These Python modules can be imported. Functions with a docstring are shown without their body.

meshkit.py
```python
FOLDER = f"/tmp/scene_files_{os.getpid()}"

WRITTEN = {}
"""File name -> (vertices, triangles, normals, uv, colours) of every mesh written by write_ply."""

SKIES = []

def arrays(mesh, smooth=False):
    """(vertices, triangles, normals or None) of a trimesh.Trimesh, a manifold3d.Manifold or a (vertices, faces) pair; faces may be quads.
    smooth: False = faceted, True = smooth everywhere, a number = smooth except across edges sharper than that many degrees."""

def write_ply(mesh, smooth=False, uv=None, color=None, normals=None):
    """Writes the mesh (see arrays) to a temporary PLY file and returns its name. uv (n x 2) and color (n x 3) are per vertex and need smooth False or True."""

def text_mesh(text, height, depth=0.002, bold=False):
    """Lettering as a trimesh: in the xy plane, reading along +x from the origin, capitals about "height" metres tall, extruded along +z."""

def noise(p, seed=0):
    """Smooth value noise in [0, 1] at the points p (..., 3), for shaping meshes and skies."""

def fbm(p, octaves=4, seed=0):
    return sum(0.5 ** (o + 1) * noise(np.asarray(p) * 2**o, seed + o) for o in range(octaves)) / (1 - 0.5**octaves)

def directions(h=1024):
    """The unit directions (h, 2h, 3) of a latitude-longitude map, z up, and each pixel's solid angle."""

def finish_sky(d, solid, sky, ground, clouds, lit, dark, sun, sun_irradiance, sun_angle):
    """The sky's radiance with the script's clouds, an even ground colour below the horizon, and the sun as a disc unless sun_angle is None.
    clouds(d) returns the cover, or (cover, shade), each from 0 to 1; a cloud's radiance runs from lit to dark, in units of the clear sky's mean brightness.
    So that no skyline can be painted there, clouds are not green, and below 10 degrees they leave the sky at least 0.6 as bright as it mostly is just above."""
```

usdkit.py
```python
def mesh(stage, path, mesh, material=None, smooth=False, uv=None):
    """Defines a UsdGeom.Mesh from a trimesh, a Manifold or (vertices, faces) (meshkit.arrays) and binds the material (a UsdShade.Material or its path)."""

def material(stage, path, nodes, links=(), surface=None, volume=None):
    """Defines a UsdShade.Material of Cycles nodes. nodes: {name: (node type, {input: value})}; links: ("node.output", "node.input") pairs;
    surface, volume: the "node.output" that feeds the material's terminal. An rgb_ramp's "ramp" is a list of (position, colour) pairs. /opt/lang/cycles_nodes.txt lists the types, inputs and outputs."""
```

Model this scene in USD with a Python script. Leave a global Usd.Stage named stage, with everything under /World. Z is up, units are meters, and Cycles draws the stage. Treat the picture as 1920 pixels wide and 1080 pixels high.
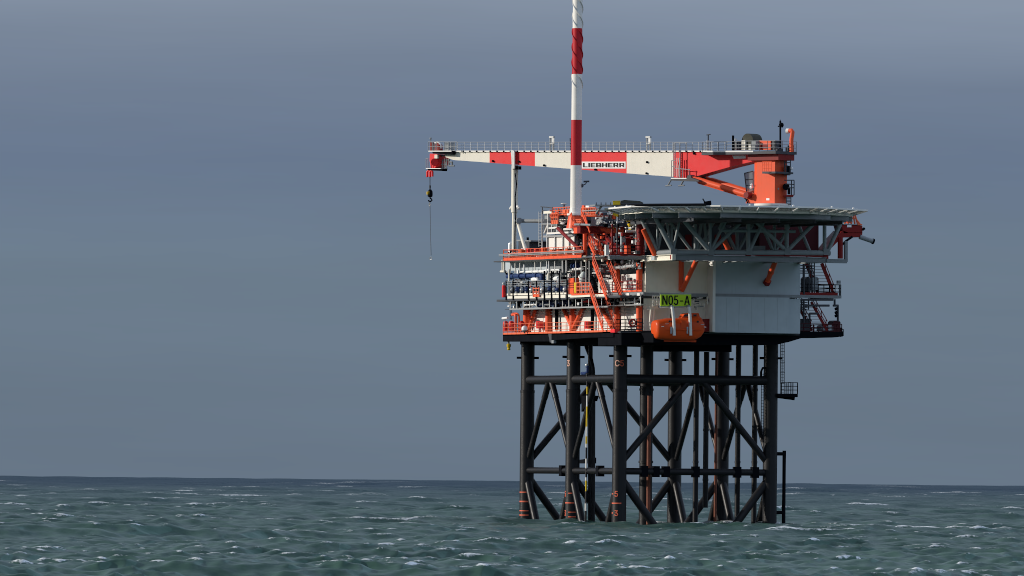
import math, random
import numpy as np
import trimesh
from shapely.geometry import Polygon
from pxr import Usd, UsdGeom, UsdLux, UsdShade, Gf, Sdf
import usdkit, meshkit

stage = Usd.Stage.CreateInMemory()
UsdGeom.SetStageUpAxis(stage, 'Z')
UsdGeom.SetStageMetersPerUnit(stage, 1.0)
UsdGeom.Xform.Define(stage, '/World')

# ------------------------------------------------------------------ camera
# World: X runs along the platform's shaded face, Y along its sunlit face (away), z = 0 mean sea level; near jacket leg at the origin.
TH = math.radians(21.65)
DIST, FOC = 1000.0, 17700.0                      # metres to the near leg; focal length in pixels of a 1920 px wide picture
FH = np.array([math.sin(TH), math.cos(TH), 0.0])
RH = np.array([math.cos(TH), -math.sin(TH), 0.0])
UZ = np.array([0.0, 0.0, 1.0])
CAM = -FH * DIST - RH * 11.55 + UZ * 5.85
PITCH, ROLL = math.atan(341.0 / FOC), math.radians(0.55)
FW = FH * math.cos(PITCH) + UZ * math.sin(PITCH)
UP0 = UZ * math.cos(PITCH) - FH * math.sin(PITCH)
RC = RH * math.cos(ROLL) + UP0 * math.sin(ROLL)
UC = UP0 * math.cos(ROLL) - RH * math.sin(ROLL)
cam = UsdGeom.Camera.Define(stage, '/World/camera')
cam.CreateHorizontalApertureAttr(36.0)
cam.CreateVerticalApertureAttr(20.25)
cam.CreateFocalLengthAttr(36.0 * FOC / 1920.0)
cam.CreateClippingRangeAttr(Gf.Vec2f(1.0, 100000.0))
EXPOSURE = 0.0
cam.CreateExposureAttr(EXPOSURE)
_m = Gf.Matrix4d(1.0)
for _i, _v in enumerate((RC, UC, -FW, CAM)):
    _m.SetRow3(_i, Gf.Vec3d(*map(float, _v)))
cam.AddTransformOp().Set(_m)

# ------------------------------------------------------------------ sky and sun
SUN_ELEV = math.radians(17.0)
_behind = math.radians(1.0)
_sh = -RH * math.cos(_behind) + FH * math.sin(_behind)
SUN = _sh * math.cos(SUN_ELEV) + UZ * math.sin(SUN_ELEV)
SUN_ROT = math.atan2(SUN[0], SUN[1])
SKY_STRENGTH = 0.1
def lin(r, g, b):
    f = lambda c: (c / 255.0) / 12.92 if c / 255.0 <= 0.04045 else ((c / 255.0 + 0.055) / 1.055) ** 2.4
    return np.array([f(r), f(g), f(b)])
def k(r, g, b):
    return tuple(lin(r, g, b) / SKY_STRENGTH / 2 ** EXPOSURE)
sky_mat = usdkit.material(stage, '/World/Looks/sky_air', {
    'tc': ('texture_coordinate', {}),
    'sep': ('separate_xyz', {}),
    'wob': ('noise_texture', {'scale': 1.0, 'detail': 3.0, 'roughness': 0.55}),
    'wmap': ('mapping', {'scale': (7.0, 7.0, 60.0)}),
    'wadd': ('math', {'math_type': 'multiply_add', 'value2': 0.010, 'value3': -0.005}),
    'zz': ('math', {'math_type': 'add'}),
    'mr': ('map_range', {'from_min': -0.02, 'from_max': 0.4, 'to_min': 0.0, 'to_max': 1.0, 'clamp': True}),
    'ramp': ('rgb_ramp', {'ramp': [(0.0, k(101, 118, 137)), (0.05, k(101, 118, 137)), (0.10, k(103, 122, 142)), (0.126, k(99, 117, 144)),
                                   (0.145, k(108, 124, 149)), (0.168, k(132, 146, 167)), (0.19, k(138, 150, 168)), (0.24, k(134, 147, 166)), (0.4, k(156, 169, 189)), (1.0, k(150, 165, 190))]}),
    'cmap': ('mapping', {'scale': (9.0, 9.0, 90.0)}),
    'cn': ('noise_texture', {'scale': 1.0, 'detail': 5.0, 'roughness': 0.6}),
    'cr': ('map_range', {'from_min': 0.3, 'from_max': 0.75, 'to_min': 0.94, 'to_max': 1.08}),
    'mul': ('mix', {'mix_type': 'multiply', 'fac': 1.0}),
    'st': ('sky_texture', {'sky_type': 'single_scattering', 'sun_disc': False, 'sun_elevation': SUN_ELEV, 'sun_rotation': SUN_ROT}),
    'mix': ('mix', {'mix_type': 'mix', 'fac': 0.94}),
    'bg': ('background_shader', {'strength': SKY_STRENGTH}),
}, [('tc.generated', 'sep.vector'), ('tc.generated', 'wmap.vector'), ('wmap.vector', 'wob.vector'), ('wob.fac', 'wadd.value1'),
    ('sep.z', 'zz.value1'), ('wadd.value', 'zz.value2'), ('zz.value', 'mr.value'), ('mr.result', 'ramp.fac'),
    ('tc.generated', 'cmap.vector'), ('cmap.vector', 'cn.vector'), ('cn.fac', 'cr.value'),
    ('ramp.color', 'mul.color1'), ('cr.result', 'mul.color2'),
    ('st.color', 'mix.color1'), ('mul.color', 'mix.color2'), ('mix.color', 'bg.color')], surface='bg.background')
dome = UsdLux.DomeLight.Define(stage, '/World/sky')
dome.GetPrim().SetCustomDataByKey('kind', 'structure')
dome.GetPrim().SetCustomDataByKey('label', 'slate blue overcast sky behind the platform')
UsdShade.MaterialBindingAPI.Apply(dome.GetPrim()).Bind(sky_mat)
sun = UsdLux.DistantLight.Define(stage, '/World/sun')
sun.CreateNormalizeAttr(True)
sun.CreateIntensityAttr(1.0)
sun.CreateAngleAttr(0.5)
sun.CreateColorAttr(Gf.Vec3f(1.0, 0.93, 0.83))
_z = SUN; _x = np.cross(UZ, _z); _x /= np.linalg.norm(_x); _y = np.cross(_z, _x)
_m = Gf.Matrix4d(1.0)
for _i, _v in enumerate((_x, _y, _z)):
    _m.SetRow3(_i, Gf.Vec3d(*map(float, _v)))
sun.AddTransformOp().Set(_m)

# ------------------------------------------------------------------ materials
def paint(name, col, rough=0.42, var=0.16, streak=0.12, dirt=(0.10, 0.075, 0.055), metallic=0.0, spec=0.18):
    """Painted or bare steel: a base colour with blotchy wear and vertical run marks."""
    c = tuple(float(x) for x in col)
    return usdkit.material(stage, '/World/Looks/' + name, {
        'g': ('geometry', {}),
        'm1': ('mapping', {'scale': (0.9, 0.9, 0.9)}),
        'n1': ('noise_texture', {'scale': 1.0, 'detail': 6.0, 'roughness': 0.65}),
        'r1': ('map_range', {'from_min': 0.35, 'from_max': 0.75, 'to_min': 1.0 - var * 0.3, 'to_max': 1.0 - var * 1.2}),
        'm2': ('mapping', {'scale': (5.0, 5.0, 0.35)}),
        'n2': ('noise_texture', {'scale': 1.0, 'detail': 4.0, 'roughness': 0.6}),
        'r2': ('map_range', {'from_min': 0.55, 'from_max': 0.8, 'to_min': 0.0, 'to_max': streak * 2.2, 'clamp': True}),
        'v': ('mix', {'mix_type': 'multiply', 'fac': 1.0, 'color1': c}),
        'd': ('mix', {'mix_type': 'mix', 'color2': dirt}),
        'rr': ('map_range', {'from_min': 0.3, 'from_max': 0.7, 'to_min': rough * 0.8, 'to_max': rough * 1.25}),
        'b': ('bump', {'strength': 0.06, 'distance': 0.03}),
        'p': ('principled_bsdf', {'metallic': metallic, 'specular_ior_level': spec}),
    }, [('g.position', 'm1.vector'), ('m1.vector', 'n1.vector'), ('n1.fac', 'r1.value'), ('g.position', 'm2.vector'), ('m2.vector', 'n2.vector'),
        ('n2.fac', 'r2.value'), ('r1.result', 'v.color2'), ('v.color', 'd.color1'), ('r2.result', 'd.fac'), ('d.color', 'p.base_color'),
        ('n1.fac', 'rr.value'), ('rr.result', 'p.roughness'), ('n1.fac', 'b.height'), ('b.normal', 'p.normal')], surface='p.BSDF')

M = {
    'white': paint('white_paint', (0.78, 0.76, 0.71), 0.4, 0.08, 0.05),
    'cream': paint('cream_paint', (0.80, 0.76, 0.65), 0.4, 0.10, 0.07),
    'wall': paint('pale_grey_paint', (0.46, 0.52, 0.55), 0.5, 0.10, 0.06),
    'grey': paint('mid_grey_paint', (0.27, 0.29, 0.30), 0.45, 0.18, 0.10),
    'truss': paint('light_grey_truss_paint', (0.31, 0.34, 0.35), 0.42, 0.14, 0.08),
    'steel': paint('galvanised_steel', (0.42, 0.43, 0.43), 0.4, 0.2, 0.08, metallic=0.35),
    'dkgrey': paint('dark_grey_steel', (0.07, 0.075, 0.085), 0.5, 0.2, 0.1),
    'black': paint('black_steel', (0.010, 0.010, 0.012), 0.42, 0.3, 0.08, spec=0.26, dirt=(0.06, 0.045, 0.035)),
    'girder': paint('black_girder_paint', (0.004, 0.005, 0.008), 0.7, 0.2, 0.04, spec=0.04, dirt=(0.02, 0.018, 0.016)),
    'orange': paint('orange_paint', (0.86, 0.118, 0.045), 0.38, 0.12, 0.06, dirt=(0.3, 0.06, 0.02)),
    'rail_orange': paint('orange_railing_paint', (0.80, 0.16, 0.07), 0.4, 0.12, 0.05, dirt=(0.3, 0.06, 0.02)),
    'red': paint('red_paint', (0.80, 0.032, 0.034), 0.36, 0.10, 0.05, dirt=(0.2, 0.02, 0.02)),
    'dkred': paint('dark_red_paint', (0.22, 0.014, 0.013), 0.4, 0.15, 0.08),
    'mast_red': paint('mast_red_paint', (0.50, 0.02, 0.028), 0.42, 0.10, 0.05, dirt=(0.2, 0.02, 0.02)),
    'maroon': paint('maroon_paint', (0.055, 0.006, 0.010), 0.55, 0.15, 0.06, dirt=(0.03, 0.006, 0.008)),  # dark red with deep shade put into the colour
    'blue': paint('navy_pipe_paint', (0.025, 0.05, 0.15), 0.35, 0.15, 0.06),
    'silver': paint('insulation_cladding', (0.70, 0.71, 0.70), 0.32, 0.1, 0.04, metallic=0.5),
    'yellow': paint('yellow_paint', (0.66, 0.45, 0.02), 0.4, 0.1, 0.05),
    'lime': paint('lime_sign_paint', (0.55, 0.80, 0.03), 0.4, 0.06, 0.02),
    'ink': paint('black_lettering', (0.008, 0.008, 0.008), 0.5, 0.05, 0.0),
    'board': paint('white_lettering_board', (0.82, 0.82, 0.80), 0.45, 0.04, 0.0),
    'mark': paint('orange_mark_paint', (0.75, 0.15, 0.08), 0.5, 0.2, 0.1),
    'palemark': paint('pale_mark_paint', (0.75, 0.42, 0.32), 0.5, 0.2, 0.1),
    'canvas': paint('olive_canvas', (0.07, 0.07, 0.055), 0.8, 0.2, 0.1),
    'boat': paint('lifeboat_gelcoat', (0.70, 0.082, 0.014), 0.3, 0.12, 0.05, dirt=(0.3, 0.06, 0.02)),
    'rust': paint('rusty_riser_paint', (0.22, 0.075, 0.045), 0.6, 0.3, 0.2),
    'tarp': paint('pale_wrapping', (0.60, 0.66, 0.64), 0.6, 0.1, 0.05),
    'glass': paint('dark_window', (0.02, 0.025, 0.03), 0.1, 0.05, 0.0),
}
M['net'] = usdkit.material(stage, '/World/Looks/safety_netting', {
    'g': ('geometry', {}), 'v': ('voronoi_texture', {'scale': 9.0, 'feature': 'distance_to_edge'}),
    'lt': ('math', {'math_type': 'less_than', 'value2': 0.17}),
    'd': ('diffuse_bsdf', {'color': (0.30, 0.30, 0.28)}), 'tl': ('translucent_bsdf', {'color': (0.30, 0.30, 0.27)}), 'mx': ('mix_closure', {'fac': 0.18}),
    'tr': ('transparent_bsdf', {}), 'm2': ('mix_closure', {})},
    [('g.position', 'v.vector'), ('v.distance', 'lt.value1'), ('d.BSDF', 'mx.closure1'), ('tl.BSDF', 'mx.closure2'), ('lt.value', 'm2.fac'),
     ('tr.BSDF', 'm2.closure1'), ('mx.closure', 'm2.closure2')], surface='m2.closure')
M['mesh'] = usdkit.material(stage, '/World/Looks/window_guard_mesh', {
    'd': ('diffuse_bsdf', {'color': (0.25, 0.25, 0.25)}), 'tr': ('transparent_bsdf', {}), 'm2': ('mix_closure', {'fac': 0.55})},
    [('tr.BSDF', 'm2.closure1'), ('d.BSDF', 'm2.closure2')], surface='m2.closure')

# ------------------------------------------------------------------ scene tree helpers
_used, _base = {}, {}
def _numbered(parent, name):
    key = (parent, name); n = _used.get(key, 0); _used[key] = n + 1
    return parent + '/' + (name if n == 0 else '%s_%03d' % (name, n))
def thing(name, label, cat, loc=(0, 0, 0), group=None):
    path = _numbered('/World', name)
    x = UsdGeom.Xform.Define(stage, path)
    x.AddTranslateOp().Set(Gf.Vec3d(*map(float, loc)))
    p = x.GetPrim()
    p.SetCustomDataByKey('label', label); p.SetCustomDataByKey('category', cat)
    if group: p.SetCustomDataByKey('group', group)
    _base[path] = np.array(loc, float)
    return path
def part(parent, name, mesh, mat, smooth=35, label=None, kind=None):
    """One Mesh prim under a thing (or a part); the mesh is given in world coordinates."""
    path = _numbered(parent, name)
    base = _base[parent]; _base[path] = base
    v, f = mesh
    usdkit.mesh(stage, path, (np.asarray(v, float) - base, f), M[mat] if isinstance(mat, str) else mat, smooth=smooth)
    p = stage.GetPrimAtPath(path)
    if label: p.SetCustomDataByKey('label', label)
    if kind: p.SetCustomDataByKey('kind', kind)
    return path
def single(name, label, cat, mesh, mat, smooth=35, group=None, kind=None):
    """A thing that is one mesh."""
    v, f = mesh; v = np.asarray(v, float)
    loc = np.array([v[:, 0].mean(), v[:, 1].mean(), v[:, 2].min()])
    path = _numbered('/World', name)
    m = usdkit.mesh(stage, path, (v - loc, f), M[mat] if isinstance(mat, str) else mat, smooth=smooth)
    UsdGeom.Xformable(m).AddTranslateOp().Set(Gf.Vec3d(*map(float, loc)))
    p = m.GetPrim(); p.SetCustomDataByKey('label', label)
    if cat: p.SetCustomDataByKey('category', cat)
    if group: p.SetCustomDataByKey('group', group)
    if kind: p.SetCustomDataByKey('kind', kind)
    return path

# ------------------------------------------------------------------ geometry helpers: every one returns (vertices, faces) in world space
A = lambda *x: np.array(x, float)
def cat(*ms):
    vs, fs, n = [], [], 0
    for v, f in ms:
        vs.append(np.asarray(v, float)); fs.append(np.asarray(f, int) + n); n += len(v)
    return np.vstack(vs), np.vstack(fs)
_BF = np.array([[0, 2, 1], [0, 3, 2], [4, 5, 6], [4, 6, 7], [0, 1, 5], [0, 5, 4], [1, 2, 6], [1, 6, 5], [2, 3, 7], [2, 7, 6], [3, 0, 4], [3, 4, 7]])
def box(x0, x1, y0, y1, z0, z1):
    return A([x0, y0, z0], [x1, y0, z0], [x1, y1, z0], [x0, y1, z0], [x0, y0, z1], [x1, y0, z1], [x1, y1, z1], [x0, y1, z1]), _BF
def frame_of(d, up=UZ):
    d = d / np.linalg.norm(d)
    s = np.cross(d, up)
    if np.linalg.norm(s) < 1e-3: s = np.cross(d, A(1, 0, 0))
    s /= np.linalg.norm(s)
    return d, s, np.cross(s, d)
def bar(p, q, w, h, up=UZ):
    p, q = A(*p), A(*q); d, s, u = frame_of(q - p, up)
    c = [(-w / 2, -h / 2), (w / 2, -h / 2), (w / 2, h / 2), (-w / 2, h / 2)]
    v = [p + s * a + u * b for a, b in c] + [q + s * a + u * b for a, b in c]
    return np.array(v), np.array([[0, 1, 2], [0, 2, 3], [4, 6, 5], [4, 7, 6], [0, 5, 1], [0, 4, 5], [1, 6, 2], [1, 5, 6], [2, 7, 3], [2, 6, 7], [3, 4, 0], [3, 7, 4]])
def ibeam(p, q, w, h, t=0.03, up=UZ):
    d, s, u = frame_of(A(*q) - A(*p), up)
    o = u * (h / 2 - t / 2)
    return cat(bar(A(*p) + o, A(*q) + o, w, t, up), bar(A(*p) - o, A(*q) - o, w, t, up), bar(p, q, t, h - 2 * t, up))
def tube(p, q, r, n=10, r2=None):
    return lathe(p, A(*q) - A(*p), [(0, r), (np.linalg.norm(A(*q) - A(*p)), r if r2 is None else r2)], n)
def lathe(p, d, prof, n=16):
    """prof: (distance along d, radius) pairs; closed with caps."""
    p = A(*p); d, s, u = frame_of(A(*d))
    a = np.arange(n) * 2 * np.pi / n
    ring = np.cos(a)[:, None] * s + np.sin(a)[:, None] * u
    v = np.vstack([p + d * h + ring * max(r, 1e-4) for h, r in prof] + [[p + d * prof[0][0]], [p + d * prof[-1][0]]])
    f = []
    for i in range(len(prof) - 1):
        for j in range(n):
            b, c = i * n + j, i * n + (j + 1) % n
            f += [[b, c + n, c], [b, b + n, c + n]]
    m = len(prof) * n
    for j in range(n):
        f.append([m, j, (j + 1) % n]); f.append([m + 1, m - n + (j + 1) % n, m - n + j])
    f = np.array(f)
    t = v[f]; 
    if np.einsum('ij,ij->i', t[:, 0] - p, np.cross(t[:, 1] - p, t[:, 2] - p)).sum() < 0: f = f[:, ::-1]
    return v, f
def pipe(pts, r, n=8, bend=0.0):
    """A round pipe through points, as one swept tube."""
    pts = [A(*p) for p in pts]
    if bend:
        out = [pts[0]]
        for a, b, c in zip(pts[:-2], pts[1:-1], pts[2:]):
            l1, l2 = min(bend, np.linalg.norm(a - b) * .45), min(bend, np.linalg.norm(c - b) * .45)
            s, e = b + (a - b) / np.linalg.norm(a - b) * l1, b + (c - b) / np.linalg.norm(c - b) * l2
            out += [(1 - t) ** 2 * s + 2 * t * (1 - t) * b + t * t * e for t in (0, .33, .67, 1)]
        pts = out + [pts[-1]]
    pts = np.array(pts); tan = np.gradient(pts, axis=0); tan /= np.linalg.norm(tan, axis=1, keepdims=True)
    ref = UZ if abs(tan[0] @ UZ) < .9 else A(1, 0, 0)
    a = np.arange(n) * 2 * np.pi / n; v = []
    for p, t in zip(pts, tan):
        s = np.cross(t, ref); s /= np.linalg.norm(s); u = np.cross(s, t); ref = u
        v.append(p + r * (np.cos(a)[:, None] * s + np.sin(a)[:, None] * u))
    v = np.vstack(v + [pts[:1], pts[-1:]]); f = []; m = len(pts)
    for i in range(m - 1):
        for j in range(n):
            b, c = i * n + j, i * n + (j + 1) % n
            f += [[b, c, c + n], [b, c + n, b + n]]
    for j in range(n):
        f.append([m * n, (j + 1) % n, j]); f.append([m * n + 1, (m - 1) * n + j, (m - 1) * n + (j + 1) % n])
    f = np.array(f); c = v.mean(0); t = v[f]
    if np.einsum('ij,ij->i', t[:, 0] - c, np.cross(t[:, 1] - c, t[:, 2] - c)).sum() < 0: f = f[:, ::-1]
    return v, f
def ball(c, r, sx=(1, 1, 1), n=2):
    m = trimesh.creation.icosphere(n, 1.0)
    return m.vertices * np.array(sx) * r + A(*c), np.array(m.faces)
def ring(c, axis, R, r, n=20, m=6):
    d, s, u = frame_of(A(*axis)); a = np.arange(n) * 2 * np.pi / n
    v, f = [], []
    for i in range(n):
        o = np.cos(a[i]) * s + np.sin(a[i]) * u
        for j in range(m):
            b = j * 2 * np.pi / m
            v.append(A(*c) + o * (R + r * math.cos(b)) + d * r * math.sin(b))
            k0, k1 = i * m + j, i * m + (j + 1) % m
            n0, n1 = ((i + 1) % n) * m + j, ((i + 1) % n) * m + (j + 1) % m
            f += [[k0, n0, n1], [k0, n1, k1]]
    return np.array(v), np.array(f)
def slab(pts, axis, t):
    """A flat polygon (3-D points) extruded by t along the unit vector axis."""
    pts = np.array(pts, float); axis = A(*axis); axis /= np.linalg.norm(axis)
    e = pts[1] - pts[0]; e = e - axis * (e @ axis); e /= np.linalg.norm(e); g = np.cross(axis, e)
    flat = np.stack([(pts - pts[0]) @ e, (pts - pts[0]) @ g], 1)
    m = trimesh.creation.extrude_polygon(Polygon(flat), abs(t), engine='earcut')
    v = np.array(m.vertices); z = v[:, 2] if t > 0 else v[:, 2] - abs(t)
    h0 = ((pts - pts[0]) @ axis).mean()
    return pts[0] + v[:, :1] * e + v[:, 1:2] * g + (z + h0)[:, None] * axis, np.array(m.faces)
def text(s, height, origin, right, up, depth=0.02, bold=False, sx=1.0, width=None):
    m = meshkit.text_mesh(s, height, depth, bold); v = np.array(m.vertices)
    v[:, 0] -= v[:, 0].min()
    if width: sx = width / v[:, 0].max()
    nrm = np.cross(right, up)
    return A(*origin) + v[:, :1] * sx * right + v[:, 1:2] * up + v[:, 2:] * nrm, np.array(m.faces)

# measuring: where a sight line of the survey photograph meets a real plane of the platform
def at(px, py, plane):
    p0, n = plane
    d = FW + RC * ((px - 960) / FOC) - UC * ((py - 540) / FOC)
    return CAM + d * (((p0 - CAM) @ n) / (d @ n))
LX = lambda x: (A(x, 0, 0), A(-1, 0, 0))           # planes parallel to the sunlit face
RY = lambda y: (A(0, y, 0), A(0, -1, 0))           # planes parallel to the shaded face
VP = lambda p: (A(*p), -FH)                        # plane through p square to the view axis
def pts(pl, *xy):
    return [at(x, y, pl) for x, y in xy]
def panel(pl, xy, t=0.1, back=0.0):
    return slab([p - pl[1] * back for p in pts(pl, *xy)], pl[1], -t)

def railing(label, base, mat='rail_orange', h=1.1, step=1.5, r=0.035, toe=0.0, nr=3, group=None, toe_mat=None):
    base = [A(*p) for p in base]
    t = thing('guard_railing', label, 'railing', base[0], group)
    for kname, hh in zip(('top_rail', 'mid_rail', 'lower_rail'), (h, h * .66, h * .33)[:nr]):
        for a, b in zip(base[:-1], base[1:]):
            part(t, kname, tube(a + UZ * hh, b + UZ * hh, r, 6), mat)
    done = set()
    for a, b in zip(base[:-1], base[1:]):
        n = max(1, int(round(np.linalg.norm(b - a) / step)))
        for i in range(n + 1):
            p = a + (b - a) * i / n
            key = tuple(np.round(p, 2))
            if key in done: continue
            done.add(key)
            part(t, 'post', tube(p, p + UZ * h, r * 1.1, 6), mat)
        if toe:
            part(t, 'toe_board', bar(a + UZ * toe / 2, b + UZ * toe / 2, 0.02, toe), toe_mat or mat)
    return t
def stairs(label, p, q, across, mat='orange', step=0.24, rail=True, group=None, r=0.04):
    """A straight flight from p (top) to q (bottom); across = vector to its other side."""
    p, q, w = A(*p), A(*q), A(*across)
    t = thing('stair_flight', label, 'stairs', q, group)
    for o in (0 * w, w):
        part(t, 'stringer', bar(p + o, q + o, 0.06, 0.3), mat)
        if rail:
            for hh in (0.5, 1.0):
                part(t, 'handrail', tube(p + o + UZ * hh, q + o + UZ * hh, r, 6), mat)
            for i in range(4):
                b = p + (q - p) * (i + .15) / 3.4 + o
                part(t, 'rail_post', tube(b, b + UZ * 1.0, r, 6), mat)
    n = max(3, int(abs(p[2] - q[2]) / step))
    d = (q - p) * A(1, 1, 0); d /= max(np.linalg.norm(d), 1e-6)
    for i in range(1, n):
        c = p + (q - p) * i / n
        part(t, 'tread', bar(c + w * .04, c + w * .96, 0.24, 0.04), mat if mat != 'orange' else 'dkred')
    return t
def ladder(label, p, q, across, mat='dkgrey', cage=False, out=None, step=0.3):
    p, q, w = A(*p), A(*q), A(*across)
    t = thing('ladder', label, 'ladder', q)
    for o in (0 * w, w):
        part(t, 'side_rail', tube(p + o, q + o, 0.035, 6), mat)
    n = int(np.linalg.norm(p - q) / step)
    for i in range(n):
        c = q + (p - q) * (i + .5) / n
        part(t, 'rung', tube(c, c + w, 0.022, 5), mat)
    if cage:
        m = max(2, int(np.linalg.norm(p - q) / 1.0))
        o = A(*out)
        for i in range(m):
            c = q + (p - q) * (i + 1) / m
            part(t, 'cage_hoop', pipe([c, c + o * .6 - w * .1, c + o + w * .5, c + o * .6 + w * 1.1, c + w], 0.03, 6), mat)
        for s in (.1, .5, .9):
            b = o * (1.0 if s == .5 else .75) + w * s
            part(t, 'cage_strap', tube(q + b + (p - q) * .2, p + b, 0.025, 5), mat)
    return t

def block_letters(s, h, width):
    """Heavy extended capitals (L I E B H R) as a flat extruded mesh in xy."""
    from shapely.geometry import box as sb
    from shapely import union_all, affinity
    st, bh = .29, .18
    def rect(x0, y0, x1, y1): return sb(x0, y0, x1, y1)
    def ltr(c):
        if c == 'I': return rect(0, 0, st, 1), st
        if c == 'L': return union_all([rect(0, 0, st, 1), rect(0, 0, .86, bh)]), .86
        if c == 'E': return union_all([rect(0, 0, st, 1), rect(0, 0, .88, bh), rect(0, .41, .78, .59), rect(0, 1 - bh, .88, 1)]), .88
        if c == 'H': return union_all([rect(0, 0, st, 1), rect(.71, 0, 1.0, 1), rect(0, .41, 1.0, .59)]), 1.0
        bowl = rect(.1, .46, .80, .88).buffer(.12).union(rect(0, .36, .5, 1)).difference(rect(st, .53, .66, .83))
        if c == 'R': return union_all([rect(0, 0, st, 1), bowl, Polygon([(.46, .40), (.74, .40), (1.02, 0), (.70, 0)])]), .98
        if c == 'B':
            low = rect(.1, .12, .84, .42).buffer(.12).union(rect(0, 0, .5, .5)).difference(rect(st, .17, .69, .38))
            return union_all([rect(0, 0, st, 1), bowl, low]), .95
    out, x = [], 0.0
    for c in s:
        g, w = ltr(c); out.append(affinity.translate(g, x)); x += w + .16
    x -= .16
    ms = []
    for g in out:
        g = affinity.scale(g, width / x, h, origin=(0, 0))
        ms += [trimesh.creation.extrude_polygon(q, .02, engine='earcut') for q in getattr(g, 'geoms', [g])]
    m = trimesh.util.concatenate(ms)
    return np.array(m.vertices), np.array(m.faces)
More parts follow.
